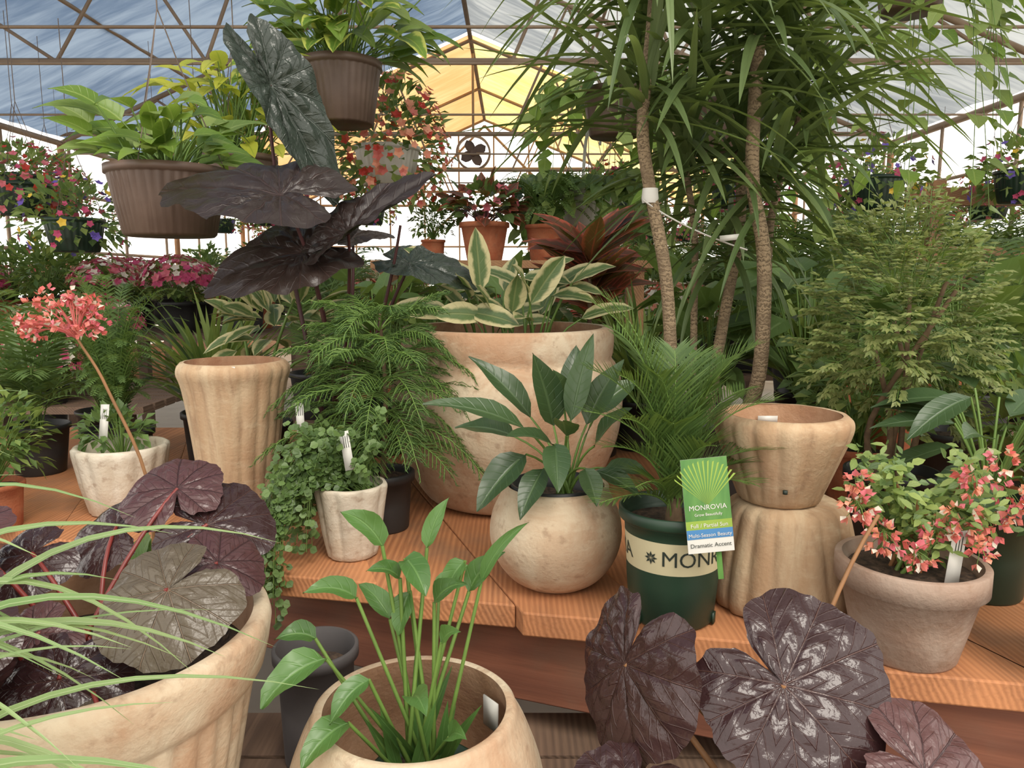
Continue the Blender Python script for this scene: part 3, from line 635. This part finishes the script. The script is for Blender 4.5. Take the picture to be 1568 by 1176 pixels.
mb=MB(); pot(mb,-.60,1.16,DZ,.05,.06,.2,BLACKP); pts=spline([(-.60,1.16,-.64),(-.57,1.15,-.35),(-.62,1.14,-.17),(-.655,1.13,-.09)],6)
tube(mb,pts,.0035,.002,STEMB,6)
for i in range(44):
    u=rdir(-.4,1); e=V((-.68,1.13,-.068))+V((u.x*.07,u.y*.055,u.z*.055))*ru(.6,1); tube(mb,bez(pts[-1],(pts[-1]+e)/2+V((0,0,.02)),e,4),.001,.0007,F_CORAL,4)
    for k in range(4): bract(mb,e+rdir(-1,1)*.009,rdir(-.8,1),.010,R.choice([F_CORAL,F_PINK,F_CORAL]))
bush(mb,(-.60,1.16,-.52),.07,.07,.08,50,.06,.04,'oval',[G_BG],stem=STEMG,root=(-.6,1.16,-.63))
mb.build('coral_flowering_plant')
# dark begonia, bottom right
mb=MB(); cx,cy=.28,.74; pot(mb,cx,cy,DZ,.08,.10,.17,BLACKP); B=V((cx,cy,DZ+.15))
for c,nm,tip,S,mt,ax in[((.300,.775,-.445),(-.05,-.74,.68),(.55,-.3,-.65),.115,P_BEG,1.1),((.135,.84,-.455),(-.86,-.48,.30),(-.50,-.1,-.85),.115,P_BEG,.95),((.125,.74,-.555),(-.1,-.5,.85),(-.5,-.6,-.4),.085,P_BEG,1),
  ((.425,.71,-.505),(.2,-.6,.75),(.7,-.4,-.3),.085,P_BEGR,1),((.352,.83,-.425),(.1,-.6,.75),(.8,.1,.1),.034,P_BEGM,1),((.22,.68,-.57),(0,-.6,.8),(.1,-.6,-.4),.08,P_BEG,1),((.35,.68,-.56),(.1,-.5,.8),(.1,-.6,-.4),.08,P_BEG,1)]:
    c=V(c); tube(mb,bez(B+V((ru(-.03,.03),ru(-.03,.03),0)),(B+c)/2+V((0,.03,.04)),c,8),.0045,.003,STEMB,8); polar(mb,c,nm,tip,S,BEG,mt,10,.055,.16,.035,14,130,ax,asym=.12)
tube(mb,bez((.135,.85,-.455),(.22,.84,-.47),(.29,.80,-.60),8),.004,.003,STEMB,6)
tube(mb,bez((.34,.84,-.62),(.37,.90,-.45),(.47,.93,-.30),10),.0035,.0025,STEMB,6)
mb.build('black_begonia')
mb=MB(); pot(mb,-.56,.46,DZ,.07,.085,.18,BLACKP); B=V((-.56,.46,DZ+.16))
GB=[((-.50,.55,-.10),(-.21,.66,-.24),.017),((-.5,.5,-.12),(-.25,.62,-.33),.022),((-.52,.5,-.08),(-.20,.60,-.31),.017),((-.5,.48,-.2),(-.17,.62,-.36),.013),((-.48,.45,-.22),(-.2,.5,-.37),.017),
 ((-.5,.45,-.25),(-.25,.45,-.36),.016),((-.6,.5,.02),(-.42,.62,-.15),.016),((-.5,.44,-.34),(-.26,.42,-.37),.014),((-.55,.6,-.02),(-.47,.75,-.12),.014),((-.45,.5,-.3),(-.2,.58,-.43),.012),
 ((-.6,.5,-.05),(-.36,.55,-.28),.022),((-.5,.46,-.18),(-.3,.52,-.38),.022),((-.62,.55,.0),(-.5,.7,-.02),.013),((-.7,.5,-.1),(-.9,.6,-.3),.014),((-.6,.3,-.1),(-.6,.1,-.4),.014),((-.47,.44,-.4),(-.22,.46,-.45),.012),
 ((-.55,.5,-.02),(-.30,.58,-.19),.014),((-.56,.5,-.06),(-.34,.52,-.20),.020),((-.52,.52,-.16),(-.33,.6,-.25),.018),((-.58,.5,-.1),(-.38,.48,-.26),.015),((-.6,.56,.04),(-.52,.8,-.06),.013),((-.5,.46,-.28),(-.24,.5,-.30),.012),
 ((-.56,.5,-.1),(-.28,.60,-.21),.020),((-.54,.5,-.14),(-.30,.56,-.29),.020),((-.52,.46,-.22),(-.34,.5,-.33),.018)]
for i in range(16): GB.append(((-.56+ru(-.04,.08),ru(.44,.56),ru(-.24,.0)),(ru(-.44,-.24),ru(.44,.66),ru(-.42,-.16)),ru(.009,.018)))
for m,e,w in GB:
    ribbon(mb,bez(B+V((ru(-.02,.02),ru(-.02,.02),0)),m,e,18),w,G_GRASS,n=UP+V((0,-.4,0)))
mb.build('ribbon_grass')
mb=MB(); pot(mb,-.325,1.17,DZ,.056,.07,.20,GRAYP,soil=.8); mb.build('grey_planter')
mb=MB(); lathe(mb,-.93,1.75,TZ,[(0,0),(.07,0),(.075,.004,.5),(.088,.07,1),(.10,.14,1),(.103,.155,.5),(.098,.16),(.09,.158),(.08,.12),(0,.12)],CLAYW,96,12,.1,.02); tag(mb,(-.95,1.72,-.33),.08,.02)
bush(mb,(-.95,1.76,-.36),.09,.08,.05,130,.035,.02,'oval',[G_CREEP,G_BG],nl=2,stem=STEMG,root=(-.93,1.75,-.44)); mb.build('white_scalloped_planter')
# ---------------------------------------------------------------- hanging pots
RAIL=1.35
def hpot(mb,x,y,z,r,h,mat,nr=36,rail=RAIL,tilt=0):
    lathe(mb,x,y,z,[(0,0),(r*.72,0),(r*.75,.006,1),(r*.86,h*.5,1),(r*.94,h*.86,1),(r*.95,h*.88),(r,h*.89),(r,h),(r*.96,h),(r*.92,h*.9)],mat,144 if r>.12 else 96,nr,.05)
    disc(mb,x,y,z+h*.9,r*.93,SOIL)
    for k in range(3):
        a=k*2*pi/3+.5; tube(mb,[V((x+r*.97*math.cos(a),y+r*.97*math.sin(a),z+h)),V((x+r*.3*math.cos(a),y+r*.3*math.sin(a),z+h+.25)),V((x,y,z+h+.38))],.0016,.0016,WIRE,4)
    if rail: tube(mb,[V((x,y,z+h+.375)),V((x,y,rail-.02)),V((x,y+.0,rail+.015))],.0018,.0018,WIRE,4)
mb=MB(); x,y=-.87,1.95; hpot(mb,x,y,.105,.145,.17,BROWNP,44)
for i in range(64):
    a=ru(0,2*pi); rr=ru(.0,.08); b=V((x+rr*math.cos(a),y+rr*math.sin(a),.26)); m=b+V((math.cos(a)*ru(.02,.11),math.sin(a)*ru(.02,.1),ru(.03,.15)))
    blade(mb,m,V((math.cos(a)*.9+ru(-.3,.3),math.sin(a)*.9,ru(.0,1.0))),ru(.10,.16),ru(.05,.07),'heart',.9,.25,6,4,G_PHILO if i%3 else G_BG2,n=UP+V((0,-.7,0)),wave=.03)
    tube(mb,bez(b,(b+m)/2+V((0,0,.02)),m,4),.003,.002,STEMG,5)
mb.build('hanging_philodendron')
mb=MB(); x,y=-.565,2.6; hpot(mb,x,y,.505,.135,.20,BROWNP,36)
for i in range(90):
    a=ru(0,2*pi); rr=ru(.0,.09); b=V((x+rr*math.cos(a),y+rr*math.sin(a),.69)); m=b+V((math.cos(a)*ru(.02,.2),math.sin(a)*ru(.02,.12),ru(.02,.22)))
    blade(mb,m,V((math.cos(a)*.9+ru(-.3,.3),math.sin(a)*.9-.1,ru(-.1,.8))),ru(.14,.20),ru(.07,.09),'heart',1.0,.25,6,4,(G_VARL,G_PHILO,G_BG2)[i%3],n=UP+V((0,-.7,0)),wave=.03)
    tube(mb,bez(b,(b+m)/2+V((0,0,.02)),m,4),.003,.002,STEMG,5)
for a,l in((3.3,.33),(2.9,.22),(3.7,.3)):
    e=V((x-.3+ru(-.05,.05),y-.05,.62-l*.2)); pts=bez((x-.08,y,.69),(x-.25,y-.05,.82),e,8); tube(mb,pts,.003,.002,STEMG,5)
    for p in pts[2:]: blade(mb,p,rdir(-.5,.3),.13,.07,'heart',.8,.2,5,4,G_VARL,n=V((0,-1,.8)))
mb.build('hanging_pothos')
mb=MB(); x,y=-.88,2.5; hpot(mb,x,y,.23,.12,.16,BROWNP)
for i in range(100):
    a=ru(0,2*pi); b=V((x+ru(-.07,.07),y+ru(-.07,.07),.38)); m=b+V((math.cos(a)*ru(.02,.16),math.sin(a)*.1,ru(.02,.27))); tube(mb,[b,(b+m)/2,m],.003,.002,STEMG,4)
    blade(mb,m,V((math.cos(a),math.sin(a)-.1,ru(-.2,.9))),ru(.1,.16),ru(.04,.055),'lance',.7,.25,5,2,G_LIME if m.z>.40 else G_PHILO,n=UP+V((0,-.6,0)))
mb.build('hanging_lime_philodendron')
def hangvine(name,x,y,z,n,drop,mats,pm=BROWNP,hook=False):
    mb=MB(); hpot(mb,x,y,z,.12,.17,pm)
    if hook: tube(mb,spline([(x-.03,y-.14,z+.17),(x-.02,y-.14,z+.33),(x,y-.12,z+.38),(x+.04,y-.12,z+.36),(x+.04,y-.12,z+.32)],5),.007,.006,WHITEP,6)
    for i in range(n):
        a=ru(0,2*pi); p0=V((x+.1*math.cos(a),y+.1*math.sin(a),z+.16)); o=V((math.cos(a),math.sin(a),0))
        e=p0+o*ru(.08,.25)+V((0,0,-drop*ru(.1,1))); m=p0+o*ru(.1,.22)+V((0,0,ru(.08,.16))); pts=bez(p0,m,e,10); tube(mb,pts,.002,.0015,STEMG,4)
        for p in pts[1:]: blade(mb,p,o+rdir(-.7,.2),ru(.07,.11),ru(.05,.07),'heart',.8,.2,4,2,R.choice(mats),n=UP+V((0,-.8,0)))
    return mb.build(name)
hangvine('hanging_pothos.001',.74,2.65,.42,22,.5,[G_PHILO,G_BG2])
hangvine('hanging_pothos.002',1.30,2.6,.86,24,.9,[G_BG2,G_PHILO])
hangvine('hanging_pothos.003',.38,2.9,.52,22,.3,[G_PHILO,G_BG2])
hangvine('hanging_ivy',.32,3.3,.22,40,.35,[G_BG,G_BG2],WHITEP,True)
# ---------------------------------------------------------------- background plant templates
def T_basket(name,cols,nleaf=320,nf=150,rad=.23,pm=GREENP,lm=(G_BG2,G_BG),drop=1.0,zr=.19):
    mb=MB(); hpot(mb,0,0,0,.13,.15,pm,30,rail=drop)
    bush(mb,(0,0,.14),rad,rad,zr,nleaf,.06,.032,'oval',list(lm),zmin=-.75,nl=2,inner=.6)
    flowers(mb,(0,0,.14),rad,rad,zr+.01,nf,.02,cols,zmin=-.75); return mb.build(name,origin=(0,0,0))
def park(o,x,y,z): o.location=(x,y,z+EYE); return o
tb1=park(T_basket('hanging_flower_basket',[F_MAG,F_PINK,F_RED],nf=130,drop=1.05),-2.35,3.7,.30)
tb2=park(T_basket('hanging_flower_basket.001',[F_RED,F_MAG],nf=130),-2.75,4.3,.42)
tb3=park(T_basket('hanging_flower_basket.002',[F_SALM,F_CORAL,F_SALM,F_RED],pm=WHITEP,nf=300,nleaf=620,rad=.24,drop=.99,zr=.27),-.49,3.05,.36)
tb4=park(T_basket('hanging_flower_basket.003',[F_VIO,F_YEL,F_MAG],nf=70),-2.0,3.5,.12)
mb=MB(); pot(mb,0,0,0,.08,.11,.18,TERRA)
for i in range(46):
    a=ru(0,2*pi); L=ru(.22,.36); e=V((math.cos(a)*L,math.sin(a)*L,.2+ru(-.02,.2))); frond(mb,(0,0,.16),V((e.x*.45,e.y*.45,e.z+.16)),e,20,.045,.011,G_FERN,r=.0015,shape='lance')
tf=park(mb.build('potted_fern',origin=(0,0,0)),.14,3.10,.07); tf.scale=(.8,.8,.8)
mb=MB(); pot(mb,0,0,0,.08,.1,.17,BLACKP)
for i in range(44):
    a=ru(0,2*pi); b=V((0,0,.15)); m=b+V((math.cos(a)*ru(.03,.14),math.sin(a)*ru(.03,.14),ru(.1,.42))); t=m+V((math.cos(a)*.15,math.sin(a)*.15,ru(-.08,.12))); stalk(mb,b,m,t,.085,G_BG,STEMG,.003,'heart',nl=6,nc=2)
tl=park(mb.build('broadleaf_potted_plant',origin=(0,0,0)),.85,2.15,TZ)
mb=MB(); pot(mb,0,0,0,.08,.1,.17,TERRA); bush(mb,(0,0,.32),.19,.19,.2,420,.06,.03,'oval',[G_BG,G_BG2,G_FERN],stem=STEMG,root=(0,0,.15),nl=2,inner=.3)
tbu=park(mb.build('bushy_potted_plant',origin=(0,0,0)),1.2,2.3,TZ)
mb=MB(); pot(mb,0,0,0,.08,.1,.17,TERRA); tube(mb,[V((0,0,.1)),V((0,0,.25)),V((0,0,.4))],.008,.006,BARK,6)
for i in range(60):
    a=ru(0,2*pi); blade(mb,(0,0,ru(.2,.42)),V((math.cos(a),math.sin(a),ru(.2,1.6))),ru(.2,.32),.05,'lance',.7,.3,5,2,G_RED)
tr=park(mb.build('red_cordyline',origin=(0,0,0)),-.55,2.98,-.6)
mb=MB(); pot(mb,0,0,0,.09,.12,.2,BLACKP)
for i in range(24):
    a=ru(0,2*pi); L=ru(.25,.45); e=V((math.cos(a)*L,math.sin(a)*L,ru(.3,.75))); frond(mb,(ru(-.02,.02),ru(-.02,.02),.18),V((e.x*.2,e.y*.2,e.z+.08)),e,18,.15,.014,G_BG,bend=.6,r=.003,shape='lance')
tp_=park(mb.build('parlor_palm',origin=(0,0,0)),-1.35,2.1,TZ); tp_.scale=(.7,.7,.7)
def T_flow(name,cols):
    mb=MB(); pot(mb,0,0,0,.08,.1,.16,BLACKP); bush(mb,(0,0,.24),.17,.17,.12,240,.05,.028,'oval',[G_BG2,G_BG2,G_BG],stem=STEMG,root=(0,0,.14),nl=2); flowers(mb,(0,0,.25),.18,.18,.14,190,.026,cols,zmin=0)
    return mb.build(name,origin=(0,0,0))
tfl=park(T_flow('potted_pink_flowers',[F_PINK,F_MAG,F_WHI]),-1.9,3.0,-.6)
tfl2=park(T_flow('potted_red_flowers',[F_RED,F_SALM,F_WHI]),-2.3,3.1,-.6)
mb=MB(); pot(mb,0,0,0,.09,.11,.18,BLACKP)
for i in range(120):
    a=ru(0,2*pi); blade(mb,(ru(-.04,.04),ru(-.04,.04),.16),V((math.cos(a)*.6,math.sin(a)*.6,ru(.6,2))),ru(.3,.55),.02,'strap',ru(.6,1.5),.3,6,2,G_BG2 if i%3 else G_BG)
tg=park(mb.build('strap_leaf_potted_plant',origin=(0,0,0)),-.88,2.2,TZ); tg.scale=(.9,.9,.9)
mb=MB(); pot(mb,0,0,0,.09,.11,.18,BLACKP)
for i in range(100):
    a=ru(0,2*pi); L=ru(.08,.26); z=ru(.15,.55); e=V((math.cos(a)*L,math.sin(a)*L,z+.12)); frond(mb,(0,0,.16),V((e.x*.3,e.y*.3,z+.2)),e,24,.034,.0055,G_FERN,r=.0015)
ta=park(mb.build('asparagus_fern',origin=(0,0,0)),-1.06,1.98,TZ); ta.scale=(.84,.84,.84)
for t,n,x,y,z,s in[(ta,'asparagus_fern',-1.33,2.4,TZ,.72),(tl,'broadleaf_potted_plant',.60,2.25,TZ,.95),(tl,'broadleaf_potted_plant',1.12,1.86,TZ,1.0),(tbu,'bushy_potted_plant',-.25,2.3,TZ,.9),
   (tg,'strap_leaf_potted_plant',.98,2.45,TZ,1.0),(tl,'broadleaf_potted_plant',-.42,2.35,TZ,.95),(tp_,'parlor_palm',1.45,2.35,TZ,1.0),(tbu,'bushy_potted_plant',1.08,1.50,TZ,.8),(tf,'potted_fern',-1.42,1.88,TZ,.7),
   (tl,'broadleaf_potted_plant',0.0,2.45,TZ,.95),(tl,'broadleaf_potted_plant',1.25,1.30,TZ,.9),(tbu,'bushy_potted_plant',.85,1.80,TZ,.85),(tg,'strap_leaf_potted_plant',.42,2.42,TZ,.9),(tbu,'bushy_potted_plant',-1.15,1.62,TZ,.6)]:
    inst(t,n,x,y,z,ru(0,6),s)
def bench(y,x0,x1,z,d=.8,name='plant_bench'):
    mb=MB(); n=int(d/.1)
    for i in range(n): mb.box(((x0+x1)/2,y-d/2+(i+.5)*d/n,z-.015),x1-x0,d/n-.02,.03,WOODD)
    for x in(x0+.1,(x0+x1)/2,x1-.1):
        for yy in(y-d/2+.05,y+d/2-.05): mb.box((x,yy,(z-.03-1.5)/2),.07,.07,1.5+z-.03,WOODD)
    return mb.build(name,smooth=False)
bc=bench(3.25,-1.0,.75,-.6,.7)
sh=MB(); sh.box((.0,3.1,.055),1.1,.3,.03,POST)
for x in(-.5,.5):
    for y in(3.0,3.2): sh.box((x,y,-.28),.04,.04,.64,POST)
sh.build('raised_plant_shelf',smooth=False)
inst(tbu,'bushy_potted_plant',-.32,3.1,.07,1,.5); mb=MB()
pot(mb,-.11,3.05,.07,.07,.1,.15,TERRA); bush(mb,(-.11,3.05,.28),.15,.13,.09,140,.07,.045,'oval',[G_RED,G_BG],nl=3,stem=STEMP,root=(-.11,3.05,.2)); flowers(mb,(-.11,3.05,.30),.12,.1,.08,30,.018,[F_PINK]); mb.build('potted_red_begonia')
pool=[(tbu,'bushy_potted_plant'),(tl,'broadleaf_potted_plant'),(tf,'potted_fern'),(tg,'strap_leaf_potted_plant'),(tr,'red_cordyline'),(tp_,'parlor_palm'),(tfl,'potted_pink_flowers'),(tfl2,'potted_red_flowers')]
bl=bench(3.3,-3.6,-1.45,-.5); br=bench(3.3,1.2,3.4,-.6)
RB=random.Random(5)
def row(y,x0,x1,z,ch,st=.42,dy=.18,s0=.9,s1=1.2,par=None):
    x=x0
    while x<x1:
        t,n=RB.choice(ch); inst(t,n,x,y+RB.uniform(-dy,dy),z,RB.uniform(0,6),RB.uniform(s0,s1),par); x+=st*RB.uniform(.9,1.1)
fl=[pool[6],pool[7],pool[6],pool[7],pool[0]]
row(3.15,-3.4,-1.6,-.5,fl,.36,.05,par=bl); row(3.5,-3.4,-1.6,-.5,fl,.36,.05,par=bl)
row(3.4,-.85,-.6,-.6,pool,par=bc); row(3.42,-.3,.7,-.6,[pool[1],pool[0],pool[5]],.4,.03,1,1.2,par=bc)
row(3.1,1.35,3.3,-.6,[pool[1],pool[0],pool[5],pool[4]],.42,.05,1,1.3,par=br); row(3.5,1.35,3.3,-.6,pool,.42,.05,1,1.3,par=br)
for y in(4.7,6.2,8.0,10.2,12.8):
    zl=-.32
    b1=bench(y,-4.6,-1.1,zl,.9); b2=bench(y,.3,3.9,-.55,.9)
    for dy in(-.22,.22):
        row(y+dy,-4.4,-1.2,zl,fl,.40,.03,1,1.2,par=b1); row(y+dy,.5,3.8,-.55,pool,.45,.03,1,1.5,par=b2)
for y in(5.3,7.2,9.2,11.6):
    b3=bench(y,-.95,.1,-.55,.6); row(y,-.8,.1,-.55,pool,.4,.1,.9,1.2,par=b3)
mb=MB()
for y in(1.95,2.5,2.6,2.65,2.9,3.05,3.3,3.5,3.6,3.7,4.3,5.0,6.5,8.5,11.0): tube(mb,[V((-5,y,RAIL)),V((-.4,y,RAIL)),V((4.2,y,RAIL))],.009,.009,STEEL,6)
rails=mb.build('hanging_rails')
bk=[tb1,tb2,tb4,tb1]
for x,y,z in[(-3.0,5.0,.45),(-1.55,5.0,.34),(-2.3,5.0,.42),(-3.8,6.5,.5),(-2.9,6.5,.5),(-2.0,6.5,.45),(-1.2,6.5,.45),(1.5,5.0,.36),(2.3,5.0,.4),(3.1,5.0,.38),(1.2,6.5,.3),(2.0,6.5,.38),(2.8,6.5,.42),(3.6,6.5,.4),
   (-4.2,8.5,.5),(-3.2,8.5,.5),(-2.3,8.5,.5),(1.0,8.5,.4),(1.9,8.5,.4),(2.8,8.5,.4),(3.6,8.5,.4),(-3.5,11,.5),(-2.5,11,.5),(.9,11,.4),(1.8,11,.4),(2.8,11,.4),
   (1.05,3.6,.33),(1.75,3.7,.33),(2.45,3.7,.36),(-3.0,3.7,.36),(-1.5,3.7,.33),(.55,4.3,.3)]: inst(RB.choice(bk),'hanging_flower_basket',x,y,z,RB.uniform(0,6),1,rails)
# ---------------------------------------------------------------- greenhouse shell
RX,RZ=-.6,3.45; EL,ER,EZ=-5.0,4.2,1.5; Y0,YS,Y1=.6,11.3,17.0
def roofside(name,ex,ya,yb,mat,sag=.1):
    mb=MB(); rows=[];uvs=[]; nx,ny=28,int((yb-ya)*8)
    for j in range(ny+1):
        y=ya+(yb-ya)*j/ny; row=[]
        for i in range(nx+1):
            t=i/nx; x=RX+(ex-RX)*t; z=RZ+(EZ-RZ)*t
            s=abs(math.sin((y-5.8)*pi/2.8))
            z-=0 if sag==0 else -.05+sag*s*math.sin(pi*min(1,t*1.0))**.5+.05*noise.noise(V((x*1.2,y*1.6,2)))+.03*noise.noise(V((x*4,y*3,5)))*s
            row.append((x,y,z))
        rows.append(row); uvs.append([(i/nx,j/ny) for i in range(nx+1)])
    mb.grid(rows,uvs,mat); return mb.build(name)
BLUE=cloth('blue_shade_cloth',C(82,99,122),C(124,139,156),.7)
GREY=cloth('grey_shade_cloth',C(120,126,131),C(168,172,172),.7)
YEL=cloth('yellowed_plastic',C(220,184,112),C(234,208,150),.7); ORA=cloth('orange_plastic',C(210,158,104),C(226,182,132),.7)
roofside('ceiling_shade_cloth_left',EL,Y0,YS,BLUE); roofside('ceiling_shade_cloth_right',ER,Y0,YS,GREY)
roofside('ceiling_plastic_left',EL,YS,Y1,ORA,0); roofside('ceiling_plastic_right',ER,YS,Y1,YEL,0)
def bar(mb,a,b,r=.022,mat=STEEL,seg=6): a=V(a);b=V(b); tube(mb,[a,(a+b)/2,b],r,r,mat,seg)
for y in(3.0,5.8,8.6,11.4,14.2,16.9):
    mb=MB(); zc=EZ+.08
    bar(mb,(EL,y,EZ-.02),(RX,y,RZ-.05),.026); bar(mb,(ER,y,EZ-.02),(RX,y,RZ-.05),.026); bar(mb,(EL,y,zc),(ER,y,zc),.024)
    bar(mb,(EL,y,-1.5),(EL,y,EZ),.04,POST); bar(mb,(ER,y,-1.5),(ER,y,EZ),.04,POST)
    for side in(EL,ER):
        for k in range(1,4):
            xa=side+(RX-side)*k/4; za=EZ+(RZ-EZ)*k/4-.05
            xb=side+(RX-side)*(k-.5)/4; xc=side+(RX-side)*min(1,(k+.5)/4)
            bar(mb,(xa,y,za),(xb,y,zc),.014); bar(mb,(xa,y,za),(xc,y,zc),.014)
    mb.build('roof_truss')
mb=MB()
for t in(0,.33,.66,1):
    for e in(EL,ER):
        x=RX+(e-RX)*t; z=RZ+(EZ-RZ)*t-.02; bar(mb,(x,Y0,z),(x,Y1,z),.018 if 0<t<1 else .035)
for (a,b) in(((-5,5.8,1.5),(-2.2,3.0,2.6)),((4.0,5.8,1.6),(2.0,3.0,2.4)),((4.2,3.0,1.3),(4.2,8.6,.2))): bar(mb,a,b,.025)
mb.build('roof_purlins')
mb=MB()
for i in range(13):
    x=EL+(ER-EL)*i/12; t=abs(x-RX)/((ER-RX) if x>RX else (RX-EL)); bar(mb,(x,Y1,-1.5),(x,Y1,RZ+(EZ-RZ)*t),.02,STEEL,4)
for z in(-.2,.7,1.6,2.4):
    bar(mb,(EL,Y1,z),(ER,Y1,z),.02,STEEL,4)
for a,b in(((-3,Y1,-.2),(-1,Y1,1.7)),((1.8,Y1,-.2),(-.2,Y1,1.7)),((-2.2,Y1,1.7),(-.6,Y1,3.3)),((1,Y1,1.7),(-.6,Y1,3.3))): bar(mb,a,b,.03,STEEL,4)
mb.build('wall_back')
for nm,x in(('wall_left',EL),('wall_right',ER)):
    mb=MB()
    for z in(-.5,.3,.95): bar(mb,(x,Y0,z),(x,Y1,z),.02,STEEL,4)
    for k in range(13): y=3+k*1.15; bar(mb,(x,y,-1.5),(x,y,EZ),.018,STEEL,4)
    mb.box((x,(Y0+Y1)/2,-1.2),.04,Y1-Y0,.6,POST); mb.build(nm)
mb=MB()
for x in(2.2,2.9,3.6):
    mb.box((x,4.0,-.5),.07,.07,2.0,POST)
for z in(.12,.42): mb.box((2.9,4.0,z),1.7,.05,.09,POST)
mb.box((2.55,4.0,-.0),.05,.04,1.1,POST,Matrix.Rotation(.7,3,'Y'))
mb.build('timber_staging_frame',smooth=False)
mb=MB(); f=V((-.6,12.0,1.93))
rows=[[ (f.x+math.cos(a)*r,f.y+dy,f.z+math.sin(a)*r) for a in [2*pi*k/32 for k in range(32)]] for r,dy in((.24,0),(.27,0),(.27,.1),(.24,.1),(.24,0))]
mb.grid(rows,[[(0,0)]*32]*5,STEEL,True)
for k in range(4):
    a=k*pi/2+.5; d=V((math.cos(a),0,math.sin(a))); blade(mb,f+V((0,.05,0)),d,.22,.16,'round',0,0,5,2,BROWNP,n=V((.3,-1,.2)))
tube(mb,[f+V((0,0,0)),f+V((0,.08,0)),f+V((0,.16,0))],.05,.05,BROWNP,10); bar(mb,f+V((0,.05,.25)),(f.x,f.y+.05,RZ-.05),.02); bar(mb,f+V((-.26,.05,0)),f+V((.26,.05,0)),.01)
mb.build('circulation_fan')
m,nt,p,o=base('gravel_concrete'); n=nz(nt,coord(nt),3,6); nt.links.new(mix(nt,n,C(140,134,124),C(176,168,156)),p.inputs['Base Color']); p.inputs['Roughness'].default_value=.9
mb=MB(); mb.poly([(-40,-15,-1.5),(40,-15,-1.5),(40,60,-1.5),(-40,60,-1.5)],m); mb.build('floor',smooth=False)
# ---------------------------------------------------------------- world, light, camera
w=bpy.data.worlds.new('sky'); bpy.context.scene.world=w; w.use_nodes=True; nt=w.node_tree; nt.nodes.clear()
o=nt.nodes.new('ShaderNodeOutputWorld'); b=nt.nodes.new('ShaderNodeBackground'); nt.links.new(b.outputs[0],o.inputs[0])
b.inputs[0].default_value=(1.0,.955,.89,1); b.inputs[1].default_value=2.2
s=bpy.data.lights.new('sun','SUN'); s.energy=1.9; s.angle=.45; s.color=(1,.93,.83); so=bpy.data.objects.new('sun',s); bpy.context.scene.collection.objects.link(so)
so.rotation_euler=V((-.35,.65,-1.0)).to_track_quat('-Z','Y').to_euler(); so.location=(2,-4,6)
cam=bpy.data.cameras.new('camera'); co=bpy.data.objects.new('camera',cam); bpy.context.scene.collection.objects.link(co)
co.location=(0,0,EYE); co.rotation_euler=(math.radians(82),0,0); cam.lens=26.4; cam.sensor_width=36; cam.clip_start=.02; cam.clip_end=200
bpy.context.scene.camera=co
bpy.context.scene.view_settings.view_transform='Standard'
